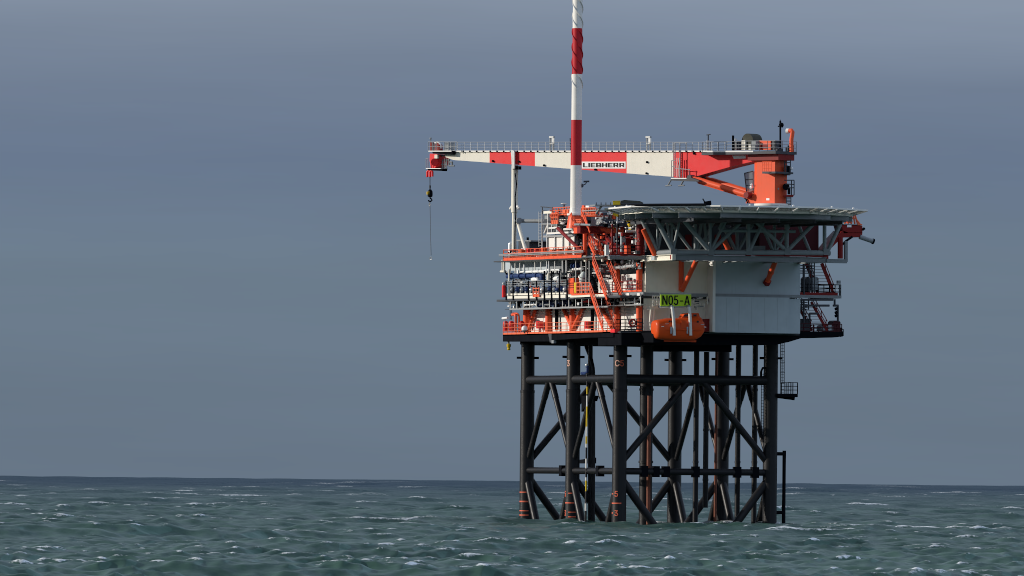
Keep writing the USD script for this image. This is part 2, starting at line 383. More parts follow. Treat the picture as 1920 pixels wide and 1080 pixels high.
# ------------------------------------------------------------------ the sea: one sheet, fine where the camera looks, out past the horizon
def build_sea():
    rng = np.random.default_rng(11)
    grain = lambda q: .0008 + .0030 * np.clip((q - 900) / 3500, 0, 1) ** 1.3 + .016 * np.clip((q - 9000) / 3000, 0, 1)
    r = [6.0]
    while r[-1] < 24000:
        R = r[-1]
        if R < 400: s = max(2.0, R * .07)
        else: s = R * grain(R)
        r.append(R + s)
    r = np.array(r)
    half = math.radians(4.0)
    a = np.concatenate([np.linspace(-half, half, 540), np.linspace(half, 2 * math.pi - half, 90)[1:-1]])
    R, Aa = np.meshgrid(r, a, indexing='ij')
    base = math.atan2(FH[1], FH[0])
    x, y = CAM[0] + R * np.cos(base - Aa), CAM[1] + R * np.sin(base - Aa)
    x0, y0 = x, y; x, y = x.astype(np.float32), y.astype(np.float32)
    z = np.zeros_like(x); dx = np.zeros_like(x); dy = np.zeros_like(x)
    jxx = np.zeros_like(x); jyy = np.zeros_like(x); jxy = np.zeros_like(x)
    sp = np.where(R < 400, np.maximum(2, R * .07), R * grain(R))
    sp = np.maximum(sp, R * (2 * half / 540))
    sp = np.where(np.abs(np.where(Aa > math.pi, Aa - 2 * math.pi, Aa)) > half * 1.02, np.maximum(sp, R * .04), sp)
    wind = base + math.pi + math.radians(28)              # the sea runs towards the camera, a little across
    spec = []
    for lam, amp, nw, spread in ((85, .16, 4, .2), (55, .14, 5, .2), (36, .13, 6, .25), (22, .105, 8, .32), (13, .082, 9, .42), (8, .062, 11, .5), (5, .050, 12, .6), (3.2, .042, 13, .7), (2.0, .034, 13, .85), (1.3, .025, 13, 1.0)):
        for i in range(nw):
            spec.append((lam * rng.uniform(.8, 1.25), amp * rng.uniform(.6, 1.25) * math.sqrt(5.0 / nw), wind + rng.normal() * spread, rng.uniform(0, 6.283)))
    for lam, amp, th, ph in spec:
        kk = 2 * math.pi / lam; cx, cy = math.cos(th), math.sin(th)
        w = amp * np.clip((lam / sp - 1.6) / 1.6, 0, 1).astype(np.float32)
        if not w.any(): continue
        arg = kk * (x * cx + y * cy) + ph
        c, s = np.cos(arg), np.sin(arg)
        q = .95 if lam > 6 else .7
        z += w * c; dx -= q * w * cx * s; dy -= q * w * cy * s
        jxx += q * w * kk * cx * cx * c; jyy += q * w * kk * cy * cy * c; jxy += q * w * kk * cx * cy * c
    J = (1 - jxx) * (1 - jyy) - jxy ** 2
    fade = np.clip((R - 40) / 250, 0, 1)
    seen = np.abs(np.where(Aa[0] > math.pi, Aa[0] - 2 * math.pi, Aa[0])) < half
    mu, sd = J[:, seen].mean(1, keepdims=True), J[:, seen].std(1, keepdims=True) + 1e-4
    patch = meshkit.fbm(np.stack([x / 45, y / 70, 0 * x], -1), 3, 5)      # whitecaps come in gusty clusters
    foam = np.clip(((mu - J) / sd - 1.55 + 3.2 * (patch - .5)) / 1.6, 0, 1)
    z *= 1 + .9 * np.clip((R - 1800) / 3500, 0, 1)                      # heavier sea farther out
    zs = (z - z[:, seen].mean(1, keepdims=True)) / (z[:, seen].std(1, keepdims=True) + 1e-4)
    fn = meshkit.fbm(np.stack([x / 5, y / 30, 0 * x], -1), 4, 8)
    far = np.clip(.8 * (zs - 1.5) + 8.0 * (fn - .77), 0, 1)
    foam = np.maximum(foam, far * np.clip((R - 1100) / 700, 0, 1) * np.clip((3900 - R) / 1500, 0, 1))
    foam = foam * np.clip((5500 - R) / 2600, 0, 1)
    for i in range(2):                                    # broken water where the sea meets the legs
        for j in range(3):
            d = np.hypot(x - i * 17.35, y - j * 13.22)
            z += .5 * np.exp(-((d - .9) / .7) ** 2) * np.clip(2 * meshkit.noise(np.stack([x / 1.3, y / 1.3, 0 * x], -1), 12) - .5, 0, 1)   # run-up
            foam = np.maximum(foam, np.clip(1.15 - np.abs(d - 1.0) / 1.3, 0, 1) * np.clip(2.2 * meshkit.noise(np.stack([x / 1.6, y / 1.6, 0 * x], -1), 9) - .3, 0, 1))
    P = np.stack([x + dx * fade, y + dy * fade, z * fade - R * R / 1.48e7], -1).reshape(-1, 3)
    n0, n1 = R.shape
    i, j = np.meshgrid(np.arange(n0 - 1), np.arange(n1), indexing='ij')
    j2 = (j + 1) % n1
    q = np.stack([i * n1 + j, i * n1 + j2, (i + 1) * n1 + j2, (i + 1) * n1 + j], -1).reshape(-1, 4)
    F = np.vstack([q[:, [0, 2, 1]], q[:, [0, 3, 2]]])
    c = len(P)
    P = np.vstack([P, [[CAM[0], CAM[1], 0]]])
    jj = np.arange(n1); F = np.vstack([F, np.stack([np.full(n1, c), (jj + 1) % n1, jj], 1)])
    t = P[F[:50000]]
    if np.cross(t[:, 1] - t[:, 0], t[:, 2] - t[:, 0])[:, 2].mean() < 0: F = F[:, ::-1]
    return P, F, np.append(foam.ravel(), 0.0)
_P, _F, _foam = build_sea()
M['sea'] = usdkit.material(stage, '/World/Looks/sea_water', {
    'g': ('geometry', {}),
    'at': ('attribute', {'attribute': 'foam'}),
    'fm': ('mapping', {'scale': (2.2, 2.2, 2.2)}),
    'fn': ('noise_texture', {'scale': 1.0, 'detail': 9.0, 'roughness': 0.78, 'distortion': 0.6}),
    'fadd': ('math', {'math_type': 'multiply_add', 'value2': 5.0, 'value3': -2.75}),
    'fs': ('math', {'math_type': 'add'}),
    'has': ('math', {'math_type': 'multiply'}),
    'fr': ('map_range', {'from_min': 0.22, 'from_max': 0.6, 'to_min': 0.0, 'to_max': 1.0, 'clamp': True}),
    # water body: grey green; a far cloud shadow is painted in as darker blue
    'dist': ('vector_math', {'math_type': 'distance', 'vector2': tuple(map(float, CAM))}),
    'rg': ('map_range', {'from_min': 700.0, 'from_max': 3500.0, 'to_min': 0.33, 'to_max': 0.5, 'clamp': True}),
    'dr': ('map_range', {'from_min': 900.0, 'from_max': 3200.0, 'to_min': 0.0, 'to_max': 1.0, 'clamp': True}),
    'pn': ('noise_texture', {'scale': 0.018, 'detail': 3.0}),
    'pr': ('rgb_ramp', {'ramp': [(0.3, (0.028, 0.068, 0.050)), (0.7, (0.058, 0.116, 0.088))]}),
    'deep': ('mix', {'mix_type': 'mix', 'color2': (0.008, 0.036, 0.060)}),  # cloud shadow on the distant water, put into its colour
    'm1': ('mapping', {'scale': (0.9, 0.9, 1.6)}),
    'b1': ('noise_texture', {'scale': 1.0, 'detail': 6.0, 'roughness': 0.72}),
    'bc': ('vector_math', {'math_type': 'subtract', 'vector2': (0.5, 0.5, 0.5)}),
    'bs': ('vector_math', {'math_type': 'scale', 'scale': 0.62}),
    'ba': ('vector_math', {'math_type': 'add'}),
    'bp': ('vector_math', {'math_type': 'normalize'}),
    'w': ('principled_bsdf', {'roughness': 0.16, 'ior': 1.333, 'specular_ior_level': 0.2}),
    'f': ('principled_bsdf', {'base_color': (0.72, 0.75, 0.75), 'roughness': 0.8}),
    'mx': ('mix_closure', {}),
}, [('g.position', 'fm.vector'), ('fm.vector', 'fn.vector'), ('fn.fac', 'fadd.value1'), ('fadd.value', 'fs.value1'), ('at.fac', 'fs.value2'),
    ('fs.value', 'has.value1'), ('at.fac', 'has.value2'), ('has.value', 'fr.value'), ('fr.result', 'mx.fac'),
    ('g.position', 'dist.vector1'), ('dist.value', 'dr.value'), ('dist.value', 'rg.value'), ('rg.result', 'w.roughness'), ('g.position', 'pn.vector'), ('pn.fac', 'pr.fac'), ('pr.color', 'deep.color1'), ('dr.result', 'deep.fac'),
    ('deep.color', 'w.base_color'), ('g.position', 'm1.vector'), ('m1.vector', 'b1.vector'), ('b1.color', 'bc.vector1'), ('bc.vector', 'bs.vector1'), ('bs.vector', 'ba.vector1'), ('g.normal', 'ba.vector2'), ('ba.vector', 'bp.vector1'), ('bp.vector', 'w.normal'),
    ('w.BSDF', 'mx.closure1'), ('f.BSDF', 'mx.closure2')], surface='mx.closure')
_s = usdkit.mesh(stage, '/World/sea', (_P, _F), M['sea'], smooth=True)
UsdGeom.PrimvarsAPI(_s).CreatePrimvar('foam', Sdf.ValueTypeNames.FloatArray, 'vertex').Set(__import__('pxr').Vt.FloatArray.FromNumpy(_foam.astype(np.float32)))
_s.GetPrim().SetCustomDataByKey('kind', 'structure')
_s.GetPrim().SetCustomDataByKey('label', 'choppy grey green open sea with white wave crests')
# ------------------------------------------------------------------ steel jacket: six legs, two rows of three
SX, SY = 17.35, 13.22                                    # leg spacing along X and Y
ZT, ZB = at(1163, 710, RY(0))[2], at(1163, 883.5, RY(0))[2]   # levels of the two rings of horizontals
ZLEG = at(1163, 640, RY(0))[2]
jk = thing('steel_jacket', 'black six-legged tubular steel jacket standing in the sea under the platform', 'jacket')
def leg_xy(i, j): return A(i * SX, j * SY, 0)
legs = {}
for i in range(2):
    for j in range(3):
        c = leg_xy(i, j)
        prof = [(0, .77), (22.2, .77), (22.25, .80), (22.5, .80), (22.55, .74), (ZLEG + 8.0, .74)] if i == 0 else [(0, .77), (ZLEG + 8.0, .76)]
        legs[i, j] = part(jk, 'leg', lathe(c - UZ * 8, UZ, prof, 28), 'black')
        for s in (-1, 1):
            zz = at(1163, 667.5, RY(0))[2]
            part(legs[i, j], 'trunnion', tube(c + RH * s * .70 + UZ * zz, c + RH * s * 1.2 + UZ * zz, .12, 8), 'girder')
def member(name, p, q, r, n=14, trim=0.0, mat='black'):
    p, q = A(*p), A(*q); d = (q - p) / np.linalg.norm(q - p)
    return part(jk, name, tube(p + d * trim, q - d * trim, r, n), mat)
for i in range(2):
    for j in range(2):
        for z, r in ((ZT, .46), (ZB, .34)):
            member('horizontal_brace', leg_xy(i, j) + UZ * z, leg_xy(i, j + 1) + UZ * z, r, 18)
        a, b = leg_xy(i, j), leg_xy(i, j + 1); mid = (a + b) / 2
        for e in (a, b):
            top = mid + (e - mid) * .06 + UZ * (ZT - .2)
            knee = mid + (e - mid) * .38 + UZ * (ZT - 4.2)
            member('diagonal_brace', top, e + UZ * (ZB + .6), .30)
            member('diagonal_brace', e + UZ * (ZB - .5), mid + (e - mid) * .15 + UZ * (-4.5), .40)
            member('brace_can', top + (e + UZ * (ZB + .6) - top) * .0, top + (e + UZ * (ZB + .6) - top) * .2, .34)
for j in range(3):
    for z, r in ((ZT, .50), (ZB, .36)):
        member('horizontal_brace', leg_xy(0, j) + UZ * z, leg_xy(1, j) + UZ * z, r, 18)
    a, b = leg_xy(0, j), leg_xy(1, j); mid = (a + b) / 2
    for e in (a, b):
        if j != 1: member('diagonal_brace', mid + (e - mid) * .1 + UZ * (ZT - .2), e + UZ * (ZB + .7), .36)
        member('diagonal_brace', e + UZ * (ZB - .5), mid + (e - mid) * .12 + UZ * (-4.5), .42)
for (px, pl) in ((1056, LX(0)), (1125, LX(0)), (1207, RY(0)), (1229, RY(0)), (1248, RY(0)), (1304, RY(0)), (1382, RY(0)), (1415, RY(0))):
    c = at(px, 883.5, pl); 
    part(jk, 'guide_clamp', box(c[0] - .36, c[0] + .36, c[1] - .36, c[1] + .36, ZB - .58, ZB + .58), 'girder')
# draught marks and leg numbers, painted on the legs as curved plates
def wrap(mesh, c, R, th0):
    """Bends a flat mesh (x along the leg's girth, y up, z out) around a leg."""
    v, f = mesh; a = th0 + v[:, 0] / R
    rr = R + v[:, 2]
    return np.stack([c[0] + rr * np.cos(a), c[1] + rr * np.sin(a), c[2] + v[:, 1]], 1), f
def side(dx):      # angle on a leg at which a sideways offset dx (in radii, as seen square on) faces the viewer
    return math.atan2(-FH[1], -FH[0]) + math.asin(dx)
def strip(w, h, n=10, t=.012):
    x = np.linspace(0, w, n + 1); v, f = [], []
    for a in x: v += [[a, 0, t], [a, h, t], [a, 0, -.02], [a, h, -.02]]
    for i in range(n):
        b = i * 4
        f += [[b, b + 4, b + 5], [b, b + 5, b + 1], [b + 1, b + 5, b + 7], [b + 1, b + 7, b + 3], [b, b + 2, b + 6], [b, b + 6, b + 4]]
    return np.array(v, float), np.array(f)
def glyph(s, h, t=.012):
    m = meshkit.text_mesh(s, h, t, True); m = m.subdivide_to_size(.12); v = np.array(m.vertices); v[:, 0] -= v[:, 0].min()
    return v, np.array(m.faces)
for j, (marks, px) in enumerate((((927, 945, 963), 1163), ((926, 944, 961.5, 970), 1076), ((924, 941.5, 958.5, 967), 988))):
    c = leg_xy(0, j)
    for n, py in enumerate(marks):
        z = at(px, py, VP(c))[2]
        tick = j == 0 and n % 2 == 0; short = j == 1 and n != 1
        a0 = side(-.55 if short else -.97)
        part(legs[0, j], 'draught_mark', wrap(strip(.3 if tick else .85 if short else 1.25, .14 if n % 2 else .12), c + UZ * z, .77, a0), 'mark', smooth=False)
    if j < 2:
        for num, py in (('5', 926), ('3', 962)):
            z = at(px, py, VP(c))[2]
            part(legs[0, j], 'number', wrap(glyph(num, .58), c + UZ * (z - .29), .775, side(-.62 if j == 0 else -1.0)), 'mark', smooth=False, label='orange number %s painted on the leg' % num)
sl0 = at(1158, 646, VP(leg_xy(0, 0)))[2]
part(legs[0, 0], 'sleeve', lathe(leg_xy(0, 0) + UZ * sl0, UZ, [(0, .70), (.85, .68), (.9, .6)], 24), 'steel')
c0 = leg_xy(0, 0); z = at(1157, 686.5, VP(c0))[2]
part(legs[0, 0], 'number', wrap(glyph('C', .62), c0 + UZ * z, .745, side(-.75)), 'palemark', smooth=False)
part(legs[0, 0], 'number', wrap(glyph('5', .62), c0 + UZ * z, .745, side(-.05)), 'mark', smooth=False)
c1 = leg_xy(0, 1); z = at(1066, 686.5, VP(c1))[2]
part(legs[0, 1], 'number', wrap(glyph('3', .62), c1 + UZ * z, .745, side(-.92)), 'palemark', smooth=False)
for s, px in ((0, 1205), (1, 1205)):
    pass

# risers, caissons and conductors inside and beside the jacket
def riser(px, Y, r, y0, y1, label, mat='black', group=None, name='riser_pipe'):
    top, bot = at(px, y0, RY(Y)), at(px, y1, RY(Y))
    bot = A(top[0], top[1], bot[2]) if y1 < 970 else A(top[0], top[1], -6)
    t = thing(name, label, 'pipe', bot, group)
    part(t, 'pipe', tube(bot, top, r, 18), mat)
    for f in (.18, .5, .8):
        p = bot + (top - bot) * f
        part(t, 'coupling', tube(p - UZ * .12, p + UZ * .12, r * 1.12, 18), mat)
    return t
riser(1213, 3.0, .70, 640, 990, 'thick black caisson between the near corner leg and the lifeboat side')
riser(1217.5, 1.6, .21, 742, 990, 'thin rust brown riser pipe in front of the thick black caisson', 'rust')
riser(1306.5, 5.0, .29, 640, 990, 'slim dark riser left of the centre under the lifeboat bow')
riser(1325, 7.5, .29, 660, 952, 'slim dark pipe that stops short of the water in mid jacket')
riser(1385, 5.0, .29, 640, 990, 'slim dark riser just right of the fourth leg from the left')
riser(1416.5, 4.0, .29, 640, 990, 'slim dark riser closest to the right-hand corner leg')
riser(1344, 11.0, .16, 640, 990, 'thin brown sunlit pipe beside the leg in mid platform', 'rust')
jt = thing('curved_riser', 'pair of black pipes swept out of the deck between middle and near sunlit legs', 'pipe', at(1106, 970, LX(2.0)))
pl = LX(2.0)
part(jt, 'pipe', pipe(pts(pl, (1107, 630), (1107, 700), (1107, 985)), .26, 12), 'black')
part(jt, 'pipe', pipe(pts(pl, (1096, 640), (1101, 655), (1108, 672), (1112, 690), (1113, 720), (1112, 985)), .2, 12), 'black')
part(jt, 'clamp', panel(pl, [(1090, 742), (1118, 742), (1115, 752), (1105, 752), (1090, 772)], .3), 'girder')
part(jt, 'clamp', panel(pl, [(1087, 862), (1113, 858), (1113, 869), (1087, 869)], .3), 'girder')
st = thing('striped_pole', 'yellow, black and white banded tide pole beside the curved black pipes', 'pole', at(1100.5, 985, LX(-.3)))
pl = LX(-.3)
xs = lambda y: 1101.2 - (y - 722) * .0125
for y0, y1, m in ((700, 725, 'black'), (725, 739, 'yellow'), (739, 742, 'black'), (742, 762, 'white'), (762, 800, 'yellow'), (800, 818, 'white'), (818, 832, 'yellow'), (832, 839, 'white'), (839, 860, 'black'), (860, 878, 'white'), (878, 895, 'black'), (895, 901, 'white'), (901, 921, 'yellow'), (921, 944, 'black'), (944, 958, 'white'), (958, 990, 'black')):
    a, b = pts(pl, (xs(y0), y0), (xs(y1), y1)); part(st, 'band', tube(b, a, .11, 10), m)
vb = thing('blue_standpipe', 'short navy standpipe with shiny round head on the upper sunlit brace', 'pipe', at(1100, 702, LX(.2)))
pl = LX(.2)
part(vb, 'pipe', pipe(pts(pl, (1091, 700), (1098, 700), (1101.5, 697), (1101.5, 686)), .16, 8), 'blue')
part(vb, 'head', ball(at(1100.5, 684.5, pl), .17), 'silver')
part(vb, 'flange', tube(at(1101.5, 689, pl), at(1101.5, 687.5, pl), .24, 10), 'blue')

# access ladder, rest platform and fender on the right-hand corner leg
pl = RY(-.2)
ladder('black caged ladder hanging from the bottom deck beside the right-hand corner leg', at(1463.5, 640, pl), at(1463.5, 738, pl), at(1470.5, 738, pl) - at(1463.5, 738, pl), 'girder', True, -FH * .8)
rp = thing('rest_platform', 'small black railed landing at the foot of the caged ladder', 'platform', at(1470, 742, RY(0)))
a, b = at(1452, 738, RY(0)), at(1489, 738, RY(0))
part(rp, 'floor', box(a[0], b[0], -1.0, 1.0, a[2] - .35, a[2]), 'girder')
for y in (-.9, .9):
    for hh in (.4, .8, 1.2): part(rp, 'rail', tube(A(a[0] + 1.2, y, a[2] + hh), A(b[0], y, a[2] + hh), .04, 6), 'girder')
    for xx in (0, .5, 1.0): part(rp, 'post', tube(A(a[0] + 1.2 + (b[0] - a[0] - 1.2) * xx, y, a[2]), A(a[0] + 1.2 + (b[0] - a[0] - 1.2) * xx, y, a[2] + 1.2), .05, 6), 'girder')
part(rp, 'bracket', bar(A(SX, 0, a[2] - .2), A(b[0], 0, a[2] - .5), .4, .35), 'girder')
fd = thing('boat_fender', 'upright black fender tube held off the right-hand corner leg at the waterline', 'fender', at(1468.5, 985, RY(0)))
a, b = pts(RY(0), (1470.5, 845), (1470.5, 1010)); b = A(a[0], 0, -2)
part(fd, 'tube', tube(b, a, .19, 12), 'girder')
for py in (851, 961): 
    z = at(1465, py, RY(0))[2]; part(fd, 'strut', tube(A(SX, 0, z), A(a[0], 0, z), .2, 10), 'girder')
ladder('dark hooped ladder on the inner side of the right-hand corner leg', at(1427.5, 700, pl), at(1427.5, 830, pl), at(1432, 830, pl) - at(1427.5, 830, pl), 'girder', False)
hp = single('hose_loop', 'black hose looped over at the top of the hooped ladder', 'hose', pipe(pts(pl, (1427, 720), (1427, 697), (1430, 690), (1436, 690)), .12, 8), 'girder')

# ------------------------------------------------------------------ process module
Z0 = at(1150, 622, LX(-2.5))[2]        # bottom deck floor
ZM = at(1140, 554, LX(-2.5))[2]        # middle deck floor
ZTOP = at(1090, 482, LX(-2.5))[2]      # top deck floor on the sunlit side
ZU = at(1130, 480, LX(0))[2]           # top of the upper girders
YN, YF = -6.1, 31.0                    # near and far ends
XR = at(1500, 560, RY(-7.2))[0]
pm = thing('process_module', 'three-deck white and grey gas processing module on top of the black jacket', 'platform module')
# bottom girder frame, black
gb = at(950, 640, LX(-2.5))[2]; ge = at(1400, 645, RY(-6))[2]
part(pm, 'deck_girder', slab([A(-2.5, p[1], p[2]) for p in pts(LX(-2.5), (943, 624.5), (1150, 622), (1150, 632), (1108, 633), (1034, 638), (1033, 640), (943, 640.5))], A(1, 0, 0), 1.2), 'girder')
part(pm, 'deck_girder', slab([A(-.2, p[1], p[2]) for p in pts(LX(-.2), (975, 628), (1225, 620), (1225, 642), (1165, 642), (1148, 640), (1130, 647), (975, 646))], A(1, 0, 0), .8), 'girder')
part(pm, 'deck_girder', box(-.2, 18.5, 24, 28, ge, Z0 - .1), 'girder')
part(pm, 'deck_girder', box(.6, 17.0, 2, 24, ge + .5, Z0 - .1), 'girder')
part(pm, 'deck_girder', slab(pts(RY(-6.0), (1165, 621), (1580, 622), (1580, 631), (1560, 633), (1506, 633), (1480, 641), (1455, 646.5), (1165, 647)), A(0, 1, 0), 6.5), 'girder')
part(pm, 'girder_stiffener', panel(LX(-2.55), [(1028, 626), (1034, 626), (1034, 642), (1031, 642)], .12, .0), 'dkgrey')
part(pm, 'girder_bracket', panel(LX(-2.56), [(1034, 638), (1038, 637.5), (1038, 643.5), (1034, 643.5)], .3), 'grey')
for px in (1232, 1245, 1262, 1290):
    c = at(px, 655, RY(-3)); part(pm, 'pipe_stub', box(c[0] - .5, c[0] + .5, -3.3, -2.7, c[2] - .25, c[2] + .6), 'girder')
part(pm, 'sub_deck_beam', panel(RY(-3), [(1237, 646), (1372, 646), (1372, 660), (1237, 658)], .6), 'girder')
part(pm, 'floor', box(-2.5, 18.0, YN, 27.5, Z0 - .12, Z0), 'dkgrey')
# lower storey: white wall on the sunlit side with orange columns and bracing
wtop = at(1060, 578, LX(.3))[2]
lw = part(pm, 'wall', slab([A(.3, p[1], p[2]) for p in pts(LX(.3), (985, 625), (1204, 619), (1204, 572), (985, 578))], A(1, 0, 0), .25), 'white')
for a, b in zip((996, 1020, 1044, 1066, 1090, 1118, 1145, 1172), (1018, 1042, 1064, 1088, 1116, 1143, 1170, 1202)):
    part(lw, 'wall_panel', panel(LX(.25), [(a, 624 - (a - 990) * .02), (b, 624 - (b - 990) * .02), (b, 580 - (b - 990) * .02), (a, 580 - (a - 990) * .02)], .06), 'white')
for py in (583, 588):
    part(lw, 'wall_rail', tube(at(994, py + 2, LX(.1)), at(1200, py - 2, LX(.1)), .05, 6), 'white')
for px, w in ((987.5, .42), (1028.5, .38), (1073.5, .36), (1157, .34), (1198.5, .34)):
    a, b = pts(LX(0), (px, 627 - (px - 990) * .025), (px, 574))
    part(pm, 'column', tube(A(0, a[1], a[2]), A(0, a[1], b[2]), w, 14), 'orange')
for p, q in (((1004, 580), (992, 617)), ((1056, 578), (1073, 615)), ((1093, 577), (1075, 615)), ((1128, 578), (1147, 614))):
    part(pm, 'wall_brace', tube(at(*p, LX(-.05)), at(*q, LX(-.05)), .22, 10), 'orange')
for px in (1044, 1111):
    a, b = pts(LX(-.1), (px, 580), (px, 619)); part(pm, 'drain_pipe', tube(b, a, .2, 10), 'girder')
# middle storey floor and beams
part(pm, 'floor', box(-2.5, 17.6, YN + .2, 29.5, ZM - .25, ZM - .02), 'dkgrey')
part(pm, 'deck_beam', panel(LX(-2.52), [(950, 555.5), (1060, 552.5), (1060, 558.5), (950, 560)], .15), 'cream')
part(pm, 'deck_beam', panel(LX(-2.52), [(1062, 552.5), (1140, 551), (1140, 556), (1062, 557)], .15), 'cream')
part(pm, 'deck_beam', panel(LX(-2.2), [(950, 550.5), (1062, 548.5), (1062, 551.5), (950, 554)], .15), 'cream')
part(pm, 'deck_beam', panel(LX(-.9), [(1142, 549), (1206, 546.5), (1206, 552), (1142, 554.5)], .15), 'grey')
for px in (1164, 1177, 1197): part(pm, 'beam_end', panel(LX(-1.0), [(px - 2.5, 549.5), (px + 2.5, 549.5), (px + 2.5, 554.5), (px - 2.5, 554.5)], .2), 'white')
# inner partition walls behind the open sunlit decks
part(pm, 'partition', box(4.2, 4.45, YN + .5, 29, ZM, ZU - .6), 'grey')
part(pm, 'partition', box(3.4, 3.6, 4, 29.2, ZM + 2.3, ZTOP - .3), 'grey')
part(pm, 'partition', box(4.0, 4.2, YN + .5, 26, Z0, ZM - .3), 'dkgrey')
part(pm, 'end_wall', box(4.2, 17.5, 28.8, 29, Z0, ZU - .4), 'grey')
part(pm, 'end_wall', box(17.3, 17.6, 0, 29, Z0, ZU - .4), 'grey')
# suspended lower tray
tr = part(pm, 'suspended_tray', cat(*[bar(at(956, y, LX(x)), at(1140, y - 5, LX(x)), .12, .14) for y, x in ((580, -2.3), (579, -1.2))]), 'steel')
for px in np.linspace(957, 1128, 15):
    y = 580 - (px - 956) * .027
    part(tr, 'hanger', tube(at(px, y, LX(-2.3)), at(px, y - 17, LX(-2.3)), .06, 6), 'white')
    part(tr, 'cross_bar', bar(at(px, y, LX(-2.3)), at(px, y, LX(-2.3)) + A(1.6, 0, 0), .08, .08), 'steel')
part(pm, 'floor', box(-2.2, 3.5, -4, 27.8, at(1000, 577.5, LX(-2.3))[2] - .06, at(1000, 577.5, LX(-2.3))[2]), 'dkgrey')
# end frame at the far left
for p, q in (((942.5, 487), (942.5, 509)), ((945.5, 487), (945.5, 509)), ((939, 509), (946, 509)), ((954.5, 505), (954.5, 560))):
    part(pm, 'frame_post', tube(at(*p, LX(-2.3)), at(*q, LX(-2.3)), .12, 8), 'cream')
part(pm, 'equipment_panel', panel(LX(-.6), [(944, 488), (1025, 488), (1025, 506), (948, 508)], .1), 'wall')
part(pm, 'equipment_panel', panel(LX(-.6), [(1030, 485), (1054, 484), (1054, 504), (1030, 505)], .1), 'grey')
# top deck floor, orange fascia and white edge beams
part(pm, 'floor', box(-2.5, 17.4, -1.5, 30.5, ZTOP - .12, ZTOP), 'dkgrey')
part(pm, 'fascia', panel(LX(-2.52), [(945, 484), (1090, 477.5), (1090, 483), (945, 489)], .08), 'orange')
part(pm, 'edge_beam', panel(LX(-2.2), [(962, 488.5), (1025, 485.5), (1025, 489), (962, 491.5)], .3), 'cream')
part(pm, 'edge_beam', panel(LX(-2.2), [(1047, 484), (1092, 482), (1092, 486), (1047, 488)], .3), 'cream')
ub = part(pm, 'main_girder', panel(LX(-1.6), [(1092, 481), (1143, 479.5), (1143, 486), (1092, 488)], .3), 'cream')
for px in (1096, 1128, 1142): part(ub, 'girder_web', panel(LX(-1.95), [(px - 2.5, 479.5), (px + 2.5, 479.5), (px + 1.2, 490.5 - (px > 1140) * 3), (px - 1.2, 490.5 - (px > 1140) * 3)], .2), 'cream')
part(pm, 'main_girder', panel(RY(-7.0), [(1143, 479.5), (1222, 480), (1222, 487), (1143, 486)], .5), 'grey')
part(pm, 'girder_post', panel(RY(-7.2), [(1136, 459), (1142, 459), (1142, 479), (1136, 479)], .4), 'white')
# shaded face: recessed wall left, taller box right
zt = at(1260, 489, RY(YN))[2]; zm0, zm1 = at(1400, 551.5, RY(-7.2))[2], at(1400, 557, RY(-7.2))[2]
xb = at(1338, 560, RY(-7.2))[0]
part(pm, 'wall', box(.3, xb, YN, YN + .25, ZM, zt), 'cream', label='pale recessed wall above the lime sign')
part(pm, 'wall', box(.3, xb, YN + .4, YN + .6, Z0, ZM - .3), 'cream')
part(pm, 'deck_beam', box(0, xb, YN - .25, YN - .02, at(1260, 556, RY(YN))[2], at(1260, 549.5, RY(YN))[2]), 'grey')
part(pm, 'wall', box(xb, XR, -7.2, -5.0, zm0, zt + .3), 'wall', label='upper grey wall of the box beside the lifeboat')
part(pm, 'wall', box(xb, at(1480, 600, RY(-7.6))[0], -7.6, -5.2, Z0 + .05, zm1), 'wall', label='lower grey wall of the box beside the lifeboat')
part(pm, 'wall', box(at(1480, 600, RY(-7.6))[0], XR, -7.3, -5.2, Z0 + .05, zm1 - .1), 'wall')
part(pm, 'wall_band', box(xb - .1, XR + .1, -7.45, -5.0, zm1, zm0), 'grey')
part(pm, 'corner_post', box(xb - .32, xb - .02, -7.75, -5.6, Z0 + .1, zt), 'white', label='white strip painted as the sunlit side of the box beside the recessed wall')  # white stands in for sunlight on the left side of the box
part(pm, 'roof', box(0, 17.4, YN + .3, 29, ZU - .45, ZU - .2), 'dkgrey')
# seams on the shaded walls
for px in (1362, 1386, 1410, 1434, 1458):
    a, b = pts(RY(-7.615), (px, 559), (px, 620)); part(pm, 'wall_seam', box(a[0] - .008, a[0] + .008, -7.606, -7.59, b[2], a[2]), 'grey')
# ------------------------------------------------------------------ red and white mast
mastX = -1.2
mp = LX(mastX)
mb = at(1079.5, 402, mp)
mst = thing('vent_mast', 'tall red and white banded mast with a spiral strake at its top', 'mast', mb)
def mz(py): return at(1081, py, VP(mb))[2]
rad = lambda z: .62 - .11 * (z - mb[2]) / 22.0
lean = (at(1084, 0, VP(mb)) - at(1079.5, 402, VP(mb))); lean = A(0, 0, 1)
zs = [(402, 310, 'white'), (310, 225, 'mast_red'), (225, 139, 'white'), (139, 53, 'mast_red'), (53, -30, 'white'), (-30, -75, 'mast_red')]
for y0, y1, m in zs:
    a, b = mz(y0), mz(y1)
    part(mst, 'band', lathe(A(mb[0], mb[1], a), UZ, [(0, rad(a)), (b - a, rad(b))], 28), m)
part(mst, 'cap', lathe(A(mb[0], mb[1], mz(-75)), UZ, [(0, .5), (.15, .45), (.3, .2)], 20), 'white')
part(mst, 'base_flange', lathe(A(mb[0], mb[1], mz(404)), UZ, [(0, .95), (.2, .95), (.22, .7), (.8, .64)], 24), 'white')
